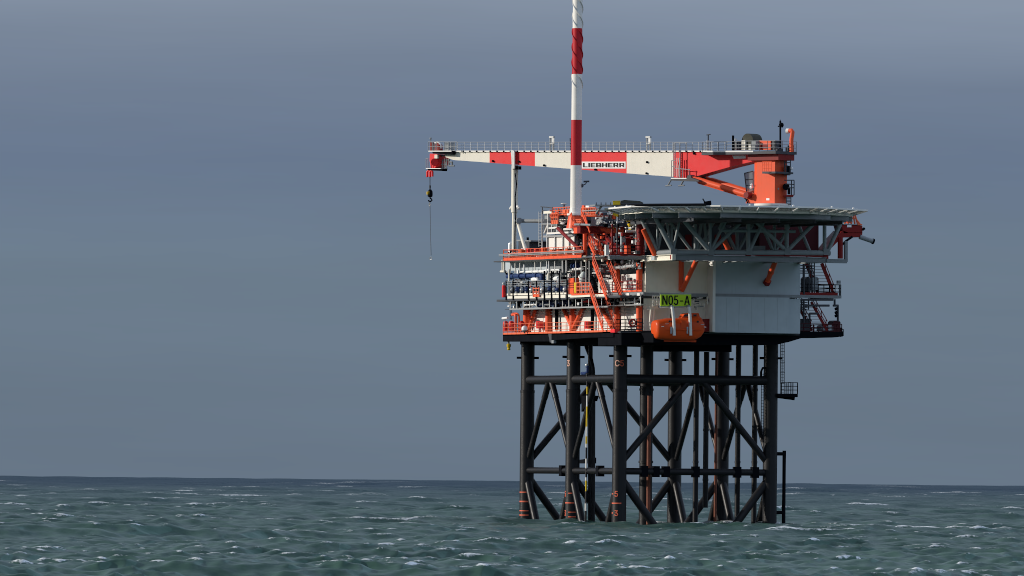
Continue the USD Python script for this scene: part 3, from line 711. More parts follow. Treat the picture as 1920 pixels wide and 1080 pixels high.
for s in range(3):                         # strakes coloured like the band they stand on
    for y0, y1, m in (((165, 139, 'white')), (139, 53, 'mast_red'), (53, -30, 'white'), (-30, -75, 'mast_red')):
        a, b = mz(y0), mz(y1); n = max(6, int((b - a) * 8)); v, f = [], []
        for i in range(n + 1):
            z = a + (b - a) * i / n; th = s * 2.094 - (z - mz(165)) * 2 * math.pi / 4.9
            for q, e in ((0, -.03), (.11, -.03), (.11, .03), (0, .03)):
                r_ = rad(z) - .01 + q; v.append([mb[0] + r_ * math.cos(th), mb[1] + r_ * math.sin(th), z + e])
            if i:
                o = (i - 1) * 4
                for j in range(4): f += [[o + j, o + (j + 1) % 4, o + 4 + (j + 1) % 4], [o + j, o + 4 + (j + 1) % 4, o + 4 + j]]
        part(mst, 'strake', (np.array(v), np.array(f)), m, smooth=False)
sl = thing('side_light', 'small dark lamp bracket on the right side of the red and white mast', 'lamp', at(1097, 345, VP(mb)))
part(sl, 'bracket', pipe(pts(VP(mb), (1088, 349), (1093, 347), (1098, 345), (1100, 341)), .06, 6), 'dkgrey')
part(sl, 'lamp', cat(tube(at(1094, 340.5, VP(mb)), at(1105, 340, VP(mb)), .09, 8), ball(at(1090.5, 348, VP(mb)), .22)), 'dkgrey')

# ------------------------------------------------------------------ pedestal crane
RESTP = at(965, 400, LX(.5))
CR = A(SX, 0, 0)
BD = (RESTP - CR) * A(1, 1, 0); BD /= np.linalg.norm(BD)       # boom direction
NB = A(-BD[1], BD[0], 0)
if NB @ FH > 0: NB = -NB
BP = lambda off=0.0: (CR + NB * off, NB)                         # boom planes, offset towards the viewer
cr = thing('pedestal_crane', 'orange pedestal crane with a long red and white boom resting over the left end', 'crane', CR + UZ * ZTOP)
HW = .85
def boom(xy, mat, nm='boom_section', label=None):
    return part(cr, nm, slab(pts(BP(HW), *xy), NB, -2 * HW), mat, label=label)
boom([(832, 287), (850, 285), (918, 285), (918, 305), (850, 300), (836, 295)], 'cream')
boom([(918, 285), (1003, 285), (1003, 311.5), (918, 305)], 'red')
boom([(1003, 285), (1090, 285), (1090, 318), (1003, 311.5)], 'cream')
bs = boom([(1090, 285), (1175, 285), (1175, 325), (1090, 318)], 'red')
boom([(1175, 285), (1262, 285), (1262, 331.5), (1175, 325)], 'cream')
boom([(1262, 285), (1434, 285), (1434, 297), (1368, 313), (1304, 331), (1285, 334), (1262, 332.5)], 'red')
board = part(bs, 'name_board', slab(pts(BP(HW + .03), (1091, 303), (1173, 303), (1173, 316), (1091, 316)), NB, -.04), 'board', smooth=False)
o, w_, u_ = at(1092.5, 314.3, BP(HW + .034)), None, UZ
rt = at(1171.5, 314.3, BP(HW + .034)) - o; wl = np.linalg.norm(rt); rt = rt / wl
hgt = (at(1092.5, 304.7, BP(HW + .034)) - o)[2]
lv, lf = block_letters('LIEBHERR', hgt - .1, wl - .1)
part(bs, 'lettering', (o + rt * .05 + UZ * .05 + lv[:, :1] * rt + lv[:, 1:2] * UZ + lv[:, 2:] * NB, lf), 'ink', smooth=False, label='black lettering LIEBHERR')
for x0, x1 in ((832, 1003), (1003, 1175), (1175, 1325)):
    part(cr, 'walkway', slab(pts(BP(HW + .12), (x0, 282.2), (x1, 282.2), (x1, 285), (x0, 285)), NB, -2 * HW - .24), 'white')
for px in np.arange(868, 1325, 12.7):
    part(cr, 'walkway_bracket', slab(pts(BP(HW + .16), (px - 1.2, 282.5), (px + 1.2, 282.5), (px + 1.2, 285.4), (px - 1.2, 285.4)), NB, -.14), 'girder')
for px, py in ((925, 302), (973.5, 303), (1021, 310), (1117, 318), (1214, 304), (1213, 325), (1302, 288)):
    part(cr, 'lug', tube(at(px, py, BP(HW)), at(px, py, BP(HW)) + NB * .15, .12, 8), 'girder')
part(cr, 'maker_plate', slab(pts(BP(HW + .03), (1373, 292), (1398, 291.5), (1398, 297), (1376, 298)), NB, -.04), 'board', smooth=False)
# boom walkway railing, part of the crane
for x0, x1, st in ((845, 1262, 12.7), (1262, 1365, 12.0)):
    for py in (266.5, 272, 277.5):
        part(cr, 'boom_rail', tube(at(x0, py, BP(HW + .1)), at(x1, py, BP(HW + .1)), .028, 5), 'steel')
    for px in np.arange(x0, x1, st):
        part(cr, 'boom_rail_post', tube(at(px, 283, BP(HW + .1)), at(px, 266.5, BP(HW + .1)), .028, 5), 'steel')
for px in (1035, 1216):
    t_ = part(cr, 'floodlight_frame', cat(*[tube(at(px + s, 283, BP(.4)), at(px + s, 257, BP(.4)), .1, 6) for s in (-3, 3)] + [bar(at(px - 4, 257, BP(.4)), at(px + 4, 257, BP(.4)), .3, .2), bar(at(px - 3, 270, BP(.4)), at(px + 3, 270, BP(.4)), .2, .12)]), 'steel')
    part(t_, 'floodlight', slab(pts(BP(.6), (px - .5, 259), (px + 3.2, 259), (px + 3.2, 269), (px - .5, 269)), NB, -.2), 'white')
part(cr, 'wind_sensor', cat(tube(at(1328, 283, BP(.2)), at(1328, 252, BP(.2)), .07, 6), tube(at(1325, 253, BP(.2)), at(1332, 252, BP(.2)), .06, 6)), 'dkgrey')
part(cr, 'sensor_post', tube(at(1327, 283, BP(.5)), at(1327, 263, BP(.5)), .12, 8), 'steel')
part(cr, 'camera_post', tube(at(1070, 283, BP(.5)), at(1069, 259, BP(.5)), .06, 6), 'dkgrey')
# boom head
part(cr, 'head_platform', slab(pts(BP(1.5), (803, 282.5), (846, 282.5), (846, 284.6), (803, 284.6)), NB, -1.6), 'white')
part(cr, 'head_platform_beam', slab(pts(BP(1.4), (810, 284.7), (849, 283), (848, 290), (812, 288)), NB, -1.2), 'girder')
for px in (803, 811, 818, 833, 836, 841, 852.5, 856.5):
    part(cr, 'head_post', tube(at(px, 283, BP(1.45)), at(px, 266, BP(1.45)), .04, 6), 'steel')
for py in (266, 274.5):
    part(cr, 'head_rail', tube(at(803, py, BP(1.45)), at(857, py, BP(1.45)), .035, 6), 'steel')
part(cr, 'head_sheave', ring(at(819.5, 275.5, BP(.5)), NB, .48, .14, 24, 8), 'white')
part(cr, 'sheave_cheek', slab(pts(BP(.7), (814.5, 283), (825, 283), (824, 272), (820, 267.5), (816, 272)), NB, -.5), 'dkred')
part(cr, 'head_box', slab(pts(BP(.9), (806, 267), (809.5, 267), (809.5, 283), (806, 283)), NB, -.8), 'dkred')
part(cr, 'head_box', slab(pts(BP(1.0), (834, 267), (842, 267), (842, 283), (834, 283)), NB, -1.0), 'grey')
part(cr, 'beacon', cat(tube(at(807.5, 267, BP(.5)), at(807.5, 259, BP(.5)), .06, 6), ball(at(807.5, 259.5, BP(.5)), .13)), 'grey')
part(cr, 'head_block', slab(pts(BP(.8), (806, 288), (822, 289), (824, 297), (822, 309), (813, 316), (808, 316), (805.5, 300)), NB, -1.6), 'red')
part(cr, 'head_pulley', tube(at(815, 304, BP(1.1)), at(815, 304, BP(-.5)), .42, 18), 'red')
part(cr, 'control_box', slab(pts(BP(1.1), (814.5, 290), (820, 290), (820, 297), (814.5, 297)), NB, -.3), 'cream')
part(cr, 'head_frame', cat(*[tube(at(*a, BP(.3)), at(*b, BP(.3)), .09, 6) for a, b in (((822, 292), (836, 292)), ((824, 300), (842, 300)), ((837, 298), (837, 317)), ((830, 300), (830, 317)), ((824, 308), (838, 308)), ((842, 298), (842, 312)), ((842, 311), (852, 311)), ((848, 304), (848, 311)), ((843, 304), (848, 304)))]), 'grey')
part(cr, 'lower_platform', slab(pts(BP(1.3), (798.5, 315), (826, 315), (826, 316.8), (798.5, 316.8)), NB, -1.2), 'white')
part(cr, 'lower_platform_beam', slab(pts(BP(1.2), (802, 317), (830, 316), (829, 320.5), (802, 319.5)), NB, -.8), 'girder')
for px in (798.7, 802.5, 834, 838):
    part(cr, 'head_post', tube(at(px, 316, BP(1.2)), at(px, 297, BP(1.2)), .04, 6), 'steel')
part(cr, 'head_rail', tube(at(798.7, 297, BP(1.2)), at(803, 297, BP(1.2)), .04, 6), 'steel')
for px in (803, 808.5):
    part(cr, 'rope_guide', pipe(pts(BP(.2), (px - 2.2, 332), (px - 2.2, 322), (px, 320), (px + 2.4, 322), (px + 2.4, 331)), .12, 8), 'red')
hk = thing('hook_block', 'yellow and black hook block hanging from the crane tip', 'hook block', at(806.5, 376, BP(0)))
part(hk, 'hoist_rope', tube(at(806.2, 354, BP(0)), at(806.2, 325, BP(0)), .045, 6), 'dkgrey')
part(hk, 'swivel', tube(at(806.3, 354, BP(0)), at(806.3, 347.5, BP(0)), .1, 8), 'dkgrey')
c = at(806.5, 362.5, BP(0))
part(hk, 'cheek_block', lathe(c - UZ * .42, UZ, [(0, .14), (.08, .27), (.34, .29), (.62, .27), (.78, .17), (.88, .09)], 16), 'girder')
for s in (-.5, .35): part(hk, 'hazard_stripe', bar(c + NB * .24 + RH * (s * .22 - .04) - UZ * .14, c + NB * .24 + RH * (s * .22 - .04) + UZ * .18, .13, .13, up=NB), 'yellow')
part(hk, 'hook', pipe([c - UZ * .4, c - UZ * .55 + RH * .02, c - UZ * .62 + RH * .16, c - UZ * .78 + RH * .2, c - UZ * .9 + RH * .05, c - UZ * .86 - RH * .14, c - UZ * .74 - RH * .17], .08, 8), 'girder')
sg = thing('wire_sling', 'thin wire sling with a ring hanging below the yellow and black hook block', 'sling', at(808, 488, BP(0)))
part(sg, 'wire', tube(at(808.3, 479, BP(0)), at(806, 376, BP(0)), .03, 5), 'dkgrey')
part(sg, 'shackle', cat(ring(at(805.5, 383.5, BP(0)), NB, .12, .04, 10, 5), tube(at(805.5, 388, BP(0)), at(805.5, 379, BP(0)), .06, 6)), 'steel')
part(sg, 'end_ring', ring(at(807.8, 484.5, BP(0)), NB, .16, .04, 14, 5), 'steel')
# jib elbow: ladder and service platform
pl = BP(HW + .5)
for a, b in (((1263.2, 268), (1263.2, 334)), ((1266, 268), (1266, 330)), ((1275, 268), (1275, 334)), ((1287, 268), (1287, 283)), ((1259, 301), (1259, 336)), ((1280, 316), (1280, 336)), ((1292, 316), (1292, 336)), ((1259, 301), (1266, 301)), ((1266, 316), (1294, 318)), ((1259, 312), (1266, 312)), ((1264, 268), (1288, 268))):
    part(cr, 'elbow_rail', tube(at(*a, pl), at(*b, pl), .045, 6), 'steel')
for py in np.arange(270, 333, 4.5): part(cr, 'elbow_rung', tube(at(1263.2, py, pl), at(1266, py, pl), .03, 5), 'steel')
for px in (1269.5, 1273.5): part(cr, 'hose', pipe(pts(pl, (px, 296), (px + .6, 306), (px - .4, 318), (px + .3, 332)), .05, 6), 'white')
part(cr, 'elbow_platform', slab(pts(BP(HW + 1.2), (1258, 335), (1296, 333.5), (1310, 338), (1310, 340.5), (1258, 338.5)), NB, -2 * HW), 'dkgrey')
part(cr, 'elbow_platform_edge', slab(pts(BP(HW + 1.22), (1258, 333.6), (1287, 333.6), (1287, 335.6), (1258, 335.6)), NB, -.1), 'white')
for px in (1253, 1277):
    part(cr, 'underslung_lamp', cat(pipe(pts(BP(0), (px + 5, 338), (px + 2, 343), (px, 347)), .08, 6), tube(at(px - 5, 348.5, BP(0)), at(px + 6, 347.5, BP(0)), .07, 8)), 'grey')
# luffing cylinders
for s in (1, -1):
    p, q = at(1296, 333, BP(HW + .35)), at(1403, 366, BP(HW + .35))
    if s < 0: p, q = p - NB * 2 * (HW + .3), q - NB * 2 * (HW + .3)
    k1 = p + (q - p) * .12
    part(cr, 'luffing_cylinder', cat(tube(k1, q, .31, 16), tube(p, k1, .24, 14), tube(q - (q - p) * .02, q, .36, 16)), 'orange')
    part(cr, 'cylinder_pin', tube(p - NB * .35, p + NB * .35, .3, 12), 'dkgrey')
    part(cr, 'cylinder_pin', tube(q - NB * .4, q + NB * .4, .34, 12), 'dkred')
    part(cr, 'cylinder_pipe', tube(k1 + UZ * -.36, q + UZ * -.36, .06, 6), 'orange')
part(cr, 'hose', pipe(pts(BP(HW + .2), (1394, 369), (1399, 374), (1402, 381)), .07, 6), 'girder')
# column
half_n = 1.02
cc = lambda a, n, z: CR + BD * a + NB * n + UZ * z
z0, z1 = at(1446, 382, VP(CR))[2], at(1446, 291, VP(CR))[2]
plan = [(-1.15, half_n), (1.35, half_n), (2.05, .55), (2.05, -.55), (1.35, -half_n), (-1.15, -half_n)]
colm = part(cr, 'column', slab([cc(a, n, z0) for a, n in plan], UZ, z1 - z0), 'orange', smooth=False)
fl = at(1400, 380, BP(half_n))
part(cr, 'column_foot', slab(pts(BP(half_n - .1), (1398, 381), (1402, 368), (1413, 363), (1425, 381)), NB, -2 * half_n + .2), 'orange')
part(cr, 'slew_ring', lathe(CR + UZ * (z0 - .25), UZ, [(0, 1.95), (.24, 1.95), (.26, 1.7)], 32), 'white')
part(cr, 'pedestal', lathe(CR + UZ * ZTOP, UZ, [(0, 1.75), (z0 - .25 - ZTOP, 1.75)], 32), 'dkred')
part(cr, 'column_plate', slab(pts(BP(half_n + .02), (1436.5, 371.5), (1442.5, 371.5), (1442.5, 375.5), (1436.5, 375.5)), NB, -.03), 'board', smooth=False)
part(cr, 'porthole', tube(at(1459, 354, (CR - BD * 1.15, -BD)), at(1459, 354, (CR - BD * 1.15, -BD)) - BD * .06, .11, 12), 'steel')
# machinery deck
zm = at(1446, 288, VP(CR))[2]
deckp = [(-2.0, 2.0), (8.2, 2.0), (8.2, -1.6), (-2.0, -1.6)]
part(cr, 'machinery_deck', slab([cc(a, n, zm - .1) for a, n in deckp], UZ, .3), 'dkgrey')
part(cr, 'deck_edge', slab(pts(BP(2.02), (1325, 282.6), (1412, 282.6), (1412, 285.2), (1325, 285.2)), NB, -.08), 'white')
part(cr, 'deck_girder', slab([cc(a, n, zm - .75) for a, n in ((-1.9, 1.4), (2.3, 1.4), (2.3, -1.3), (-1.9, -1.3))], UZ, .64), 'dkred')
rails = [cc(a, n, zm + .2) for a, n in ((8.1, 1.95), (-1.95, 1.95), (-1.95, -1.55))]
for hh in (.4, .75, 1.1):
    for a, b in zip(rails[:-1], rails[1:]): part(cr, 'deck_rail', tube(a + UZ * hh, b + UZ * hh, .032, 5), 'steel')
for a, b, n in ((rails[0], rails[1], 9), (rails[1], rails[2], 3)):
    for i in range(n + 1):
        p = a + (b - a) * i / n; part(cr, 'deck_rail_post', tube(p, p + UZ * 1.1, .034, 5), 'dkgrey')
dm = at(1401, 263, BP(0))
part(cr, 'winch_cover', (lambda m: (m[0], m[1]))(lathe(at(1401, 264, BP(.9)), -NB, [(0, .02), (.02, .78), (1.6, .78), (1.62, .02)], 26)), 'canvas')
for px, x0, x1, y0, m in ((1393, 1390.5, 1397, 263, 'cream'), (1406, 1403.5, 1409.5, 270, 'cream'), (1414, 1409, 1417, 264, 'grey')):
    part(cr, 'winch_frame', slab(pts(BP(1.1), (x0, y0), (x1, y0), (x1, 281), (x0, 281)), NB, -.5), m)
part(cr, 'winch_drum', tube(at(1401, 272, BP(.7)), at(1401, 272, BP(-.9)), .5, 20), 'dkgrey')
part(cr, 'cabinet', slab(pts(BP(.6), (1424, 263), (1445, 263), (1445, 281), (1424, 281)), NB, -1.5), 'orange', smooth=False)
part(cr, 'cabinet_louvre', slab(pts(BP(.63), (1427, 271), (1439, 271), (1439, 279), (1427, 279)), NB, -.05), 'dkred')
part(cr, 'cabinet', slab(pts(BP(.5), (1446, 264), (1452, 264), (1452, 281), (1446, 281)), NB, -1.2), 'dkgrey')
part(cr, 'exhaust', tube(at(1374.5, 282, BP(.4)), at(1374.5, 254, BP(.4)), .12, 8), 'girder')
part(cr, 'lamp', cat(tube(at(1380, 267, BP(.4)), at(1380, 260, BP(.4)), .14, 8), tube(at(1380, 281, BP(.4)), at(1380, 267, BP(.4)), .05, 6)), 'white')
part(cr, 'machinery', slab(pts(BP(.3), (1373, 265), (1386, 265), (1386, 281), (1373, 281)), NB, -.8), 'dkgrey')
an = part(cr, 'antenna_mast', tube(at(1463, 283, BP(0)), at(1463, 227, BP(0)), .1, 8), 'girder')
part(an, 'antenna', cat(tube(at(1459, 237, BP(0)), at(1469, 235, BP(0)), .07, 6), ball(at(1465, 233.5, BP(0)), .26, (1, 1, .8)), tube(at(1463, 229, BP(0)), at(1463, 224.5, BP(0)), .05, 6), ball(at(1466.5, 237, BP(0)), .13)), 'girder')
gn = part(cr, 'gooseneck_vent', pipe(pts(BP(.3), (1484, 285), (1484, 262), (1486.2, 247), (1484.5, 244.5), (1480, 245)), .22, 12), 'orange')
part(gn, 'vent_cowl', cat(lathe(at(1480, 245.5, BP(.3)), BD, [(0, .25), (.3, .3), (.36, .12)], 14)), 'white')
for a, n, h in ((-1.7, -.6, .7), (-1.6, .8, .5), (-1.5, -1.2, .9), (-1.5, .9, .45)):
    p = cc(a, n, 0); part(cr, 'machinery', box(p[0] - .25, p[0] + .25, p[1] - .3, p[1] + .3, zm + .2, zm + h), 'dkgrey')
# side platforms, ladder and cab guard of the column
pf = part(cr, 'service_platform', slab(pts(BP(half_n + 1.0), (1429, 321.5), (1447, 321.5), (1447, 325.5), (1429, 325.5)), NB, -1.0), 'dkgrey')
part(cr, 'service_platform', slab([cc(-2.0, half_n + 1.0, zz) for zz in (at(1447, 325, BP(half_n + 1))[2],)] + [cc(-1.15, half_n + 1.0, at(1447, 325, BP(half_n + 1))[2]), cc(-1.15, -half_n, at(1447, 325, BP(half_n + 1))[2]), cc(-2.0, -half_n, at(1447, 325, BP(half_n + 1))[2])], UZ, .2), 'dkgrey')
for px in (1430, 1433, 1437, 1441, 1446): part(cr, 'service_rail', tube(at(px, 321, BP(half_n + .95)), at(px, 303, BP(half_n + .95)), .035, 5), 'orange')
for py in (303, 309, 315): part(cr, 'service_rail', tube(at(1429.5, py, BP(half_n + .95)), at(1447, py, BP(half_n + .95)), .035, 5), 'orange')
vp = VP(CR - BD * 1.6)
for a, b in (((1471, 300), (1471, 327)), ((1474, 300), (1474, 327)), ((1482, 299), (1482, 326)), ((1470, 305), (1483, 305)), ((1470, 311), (1478, 311)), ((1470, 338), (1489, 338)), ((1489, 338), (1489, 366)), ((1484, 338), (1484, 366)), ((1472, 345), (1490, 346)), ((1477, 352), (1489, 352))):
    part(cr, 'side_rail', tube(at(*a, vp), at(*b, vp), .06, 6), 'dkgrey')
part(cr, 'side_platform', slab(pts(vp, (1470, 326), (1483, 325), (1482, 328), (1470, 328)), FH, 1.4), 'dkgrey')
part(cr, 'side_platform', slab(pts(vp, (1470, 366), (1489, 365), (1487, 369), (1470, 369)), FH, 1.4), 'dkred')
part(cr, 'side_box', slab(pts(vp, (1474, 311), (1481, 311), (1481, 323), (1474, 323)), FH, .8), 'girder')
part(cr, 'side_lamp', ball(at(1484.5, 315.5, vp), .15), 'board')
part(cr, 'side_box', slab(pts(vp, (1477, 352), (1482, 352), (1482, 364), (1477, 364)), FH, .8), 'girder')
part(cr, 'side_drum', tube(at(1474, 350, vp), at(1474, 350, vp) + FH * .7, .36, 14), 'girder')
for px in (1474.5, 1483): part(cr, 'access_ladder', tube(at(px, 369, vp), at(px, 384, vp), .05, 6), 'dkgrey')
for py in np.arange(370, 384, 2.7): part(cr, 'access_ladder_rung', tube(at(1474.5, py, vp), at(1483, py, vp), .04, 5), 'dkgrey')
part(cr, 'cab_guard', slab(pts(BP(.4), (1396, 325), (1411, 321), (1411, 358), (1400, 361)), NB, -1.2), 'mesh')
part(cr, 'cab_frame', cat(*[tube(at(*a, BP(.4)), at(*b, BP(.4)), .06, 6) for a, b in (((1396, 325), (1411, 321)), ((1396, 325), (1400, 361)), ((1398, 337), (1411, 336)), ((1399, 348), (1411, 348)))]), 'dkgrey')
part(cr, 'cab_lamp', cat(ball(at(1409.5, 346.5, BP(.9)), .14), tube(at(1408, 352, BP(.6)), at(1411, 350, BP(.6)), .2, 8)), 'board')

# ------------------------------------------------------------------ boom rest post at the far left corner
rp_ = thing('boom_rest', 'tall cream post with a raking leg holding the crane boom', 'post', A(RESTP[0], RESTP[1], ZTOP))
pl = LX(RESTP[0] - .1)
part(rp_, 'post', lathe(at(963.8, 484, pl), UZ, [(0, .26), (at(964, 406, pl)[2] - ZTOP + 0, .27), (at(964, 405, pl)[2] - ZTOP, .37), (at(964, 317, pl)[2] - ZTOP + .0, .37)], 18), 'cream')
part(rp_, 'raking_leg', tube(at(969.5, 412, pl), at(988, 478, pl), .2, 14), 'cream')
part(rp_, 'strut', tube(at(969, 414, pl), at(1036, 414.5, LX(3)), .22, 14), 'grey')
part(rp_, 'strut_flange', tube(at(969, 414, pl), at(974, 414, pl), .34, 14), 'grey')
part(rp_, 'saddle', slab(pts(BP(HW + .35), (957.5, 281), (963, 282), (964.5, 286), (964.5, 316), (960, 317), (958.5, 296)), NB, -.15), 'steel')
part(rp_, 'saddle', slab(pts(BP(HW + .1), (962, 311.5), (973, 311.5), (973, 318), (961, 318)), NB, -.4), 'girder')
part(rp_, 'cable', pipe(pts(LX(RESTP[0] - .45), (966, 325), (968.5, 345), (966, 370), (967, 400), (965.5, 440), (965, 480)), .06, 6), 'girder')
for s, px in ((-1, 957.5), (1, 973)):
    part(rp_, 'floodlight', tube(at(px - s * 3, 386.5, pl), at(px + s * .5, 391.5, pl), .15, 10), 'white')
# ------------------------------------------------------------------ helideck on its truss, cantilevered over the shaded face
HY = -14.8
h0 = at(1380, 388, RY(HY))
ZH = at(1135, 384.5, VP(h0 - RH * 13.8))[2] - .35
HC = A(h0[0], HY, ZH)
def octp(R, kk, dz=0.0):
    a = math.radians(8 + 45 * kk); return HC + R * (math.cos(a) * RH - math.sin(a) * FH) + UZ * dz
hd = thing('helideck', 'eight-sided helicopter deck with sloping safety nets all round', 'helideck', HC)
part(hd, 'deck_plate', slab([octp(12.3, i, -.6) for i in range(8)], UZ, .16), 'grey', smooth=False)
for i in range(8):
    a, b, c, d = octp(12.3, i, -.38), octp(12.3, i + 1, -.38), octp(13.85, i, 0), octp(13.85, i + 1, 0)
    part(hd, 'deck_edge', bar(a - UZ * .04, b - UZ * .04, .12, .42), 'cream')
    part(hd, 'net_edge', bar(c, d, .1, .16), 'white')
    n = 5
    for j in range(n):
        s, e = j / n + .012, (j + 1) / n - .012
        q = [a + (b - a) * s, a + (b - a) * e, c + (d - c) * e, c + (d - c) * s]
        v = np.array(q + [p - UZ * .03 for p in q])
        f = np.array([[0, 1, 2], [0, 2, 3], [4, 6, 5], [4, 7, 6], [0, 4, 5], [0, 5, 1], [1, 5, 6], [1, 6, 2], [2, 6, 7], [2, 7, 3], [3, 7, 4], [3, 4, 0]])
        part(hd, 'net_panel', (v, f), 'net', smooth=False)
    for j in range(n + 1):
        p, q = a + (b - a) * j / n - UZ * .12, c + (d - c) * j / n
        part(hd, 'net_arm', bar(p, q, .12, .22), 'white')
for w in np.linspace(-10.5, 10.5, 8):
    half = min(12.0, math.sqrt(max(1, 12.2 ** 2 - w * w)))
    part(hd, 'deck_beam', ibeam(HC + A(-half, w, -.9), HC + A(half, w, -.9), .3, .5), 'grey')
for w in np.linspace(-8.4, 8.4, 5):
    half = min(11.5, math.sqrt(max(1, 12.0 ** 2 - w * w)))
    part(hd, 'deck_girder', ibeam(HC + A(w, -half, -1.36), HC + A(w, half, -1.36), .3, .4), 'dkgrey')
rng = random.Random(4)
for i in range(8):
    for s in (.25, .7):
        p = octp(13.6, i, .0) + (octp(13.6, i + 1, .0) - octp(13.6, i, .0)) * s
        part(hd, 'perimeter_light', lathe(p, UZ, [(0, .09), (.1, .13), (.2, .1), (.24, .03)], 8), 'white')
YT, YR = -14.3, -10.0
FR, RE = RY(YT), RY(YR)
def strut(p, q, pl=FR, r=.19, mat='truss', nm='truss_member'):
    return part(hd, nm, tube(at(*p, pl), at(*q, pl), r, 12), mat)
for a, b, r in (((1262, 473), (1556, 474.5), .28), ((1232, 403), (1545, 407), .3), ((1350, 432), (1491, 434), .17)):
    strut(a, b, FR, r, 'truss', 'truss_chord')
for a, b, r in (((1231, 472), (1520, 473), .24), ((1195, 402), (1530, 405), .28)):
    strut(a, b, RE, r, 'truss', 'truss_chord')
for x in (0, 1, 2):
    a, b = ((1262, 473), (1400, 473), (1554, 474))[x], None
    p = at(*a, FR); part(hd, 'truss_chord', tube(p, A(p[0], YR, p[2]), .26, 12), 'grey')
for a, b, r in (((1262, 471), (1226, 401), .26), ((1262, 470), (1276, 404), .15), ((1330, 470), (1277, 407), .25), ((1331, 470), (1332, 405), .17), ((1333, 468), (1367, 403), .16), ((1334, 470), (1400, 406), .2),
                ((1403, 472), (1403, 405), .22), ((1405, 470), (1437, 404), .2), ((1474, 470), (1405, 404), .22), ((1475, 470), (1475, 406), .24), ((1477, 469), (1537, 407), .23),
                ((1546, 472), (1546, 408), .2), ((1552, 471), (1583, 404), .22), ((1360, 405), (1348, 430), .14)):
    strut(a, b, FR, r)
for a, b, r in (((1232, 471), (1199, 401), .25), ((1232, 470), (1233, 403), .13), ((1234, 469), (1246, 404), .14), ((1258, 468), (1249, 404), .14), ((1259, 468), (1260, 404), .14), ((1296, 469), (1255, 415), .17),
                ((1304, 470), (1303, 402), .17), ((1306, 470), (1318, 402), .17), ((1326, 468), (1319, 403), .16), ((1308, 470), (1345, 405), .15), ((1380, 470), (1345, 404), .18), ((1382, 470), (1382, 404), .18), ((1384, 470), (1420, 404), .18),
                ((1450, 471), (1420, 404), .18), ((1452, 471), (1452, 404), .18), ((1454, 471), (1490, 404), .18), ((1518, 471), (1490, 404), .18)):
    strut(a, b, RE, r)
for px in (1262, 1332, 1403, 1475, 1548):
    c = at(px, 472, FR); part(hd, 'node_plate', box(c[0] - .35, c[0] + .35, YT - .28, YT - .24, c[2] - .35, c[2] + .3), 'grey')
    part(hd, 'bearing', box(c[0] - .25, c[0] + .25, YT - .2, YT + .2, c[2] - .8, c[2] - .3), 'dkred')
for a, b in (((1206, 430), (1228, 478)), ((1357, 449), (1366, 468))):
    part(hd, 'orange_strut', tube(at(*a, RE), at(*b, RE), .28, 12), 'orange')
part(hd, 'foot', slab(pts(RE, (1225, 473), (1238, 473), (1234, 480), (1230, 480)), A(0, 1, 0), .5), 'orange')
part(hd, 'mid_box', slab(pts(RE, (1410, 461), (1435, 461), (1435, 470), (1410, 470)), A(0, 1, 0), .8), 'grey')
ab = thing('access_bridge', 'grey access bridge from the mast side up to the left edge of the helideck', 'bridge', at(1120, 388, RY(-9)))
part(ab, 'deck', slab(pts(RY(-9), (1116, 383.5), (1178, 384), (1178, 387.5), (1116, 386)), A(0, 1, 0), 1.6), 'grey')
for px in np.arange(1118, 1178, 9): part(ab, 'rail_post', tube(at(px, 384, RY(-9)), at(px, 379.5, RY(-9)), .05, 6), 'dkgrey')
part(ab, 'strut', tube(at(1128, 386, RY(-8.5)), at(1118, 400, RY(-7)), .12, 8), 'grey')
# things on the helideck
fm = thing('yellow_equipment_box', 'yellow box at the left edge on the helideck', 'box', at(1156, 383, VP(HC - RH * 10)))
vp = VP(HC - RH * 10)
part(fm, 'body', slab(pts(vp, (1149.5, 377.5), (1163, 376.8), (1163, 384), (1149.5, 384)), FH, 1.0), 'yellow')
part(fm, 'lid', slab(pts(vp, (1149, 376.6), (1163.4, 376), (1163.4, 377.4), (1149, 377.8)), FH, 1.05), 'yellow')
lg = thing('covered_skid', 'low brown covered skid beside the yellow box on the helideck', 'skid', at(1180, 383, vp))
part(lg, 'cover', slab(pts(vp, (1164, 376.5), (1171, 374.8), (1200, 377), (1206, 380), (1206, 384), (1164, 384)), FH, 1.2), 'canvas')
part(lg, 'frame', slab(pts(vp, (1164, 381), (1206, 381), (1206, 383), (1164, 383)), -FH, .08), 'dkgrey')
fmn = thing('fire_monitor', 'black fire monitor with a raised lever at the front corner of the helideck', 'fire monitor', at(1327, 384, VP(octp(12.4, 2))))
vp = VP(octp(12.4, 2))
part(fmn, 'barrel', tube(at(1320, 381.5, vp), at(1333.5, 379.5, vp), .2, 10), 'girder')
part(fmn, 'lever', tube(at(1322, 380, vp), at(1317.5, 372.5, vp), .07, 6), 'girder')
part(fmn, 'base', box(*(lambda p: (p[0] - .3, p[0] + .3, p[1] - .2, p[1] + .2, p[2] - .3, p[2]))(at(1327, 381.5, vp))), 'girder')
for px in (1128, 1135, 1142): 
    c = at(px, 383, VP(HC - RH * 13)); 
hosep = single('deck_hose', 'long black hose lying along the near left edge of the helideck', 'hose', pipe([octp(13.75, 3.0, .14), octp(13.3, 2.6, .14), octp(13.2, 2.4, .13), octp(13.5, 2.15, .14)], .13, 8), 'girder')

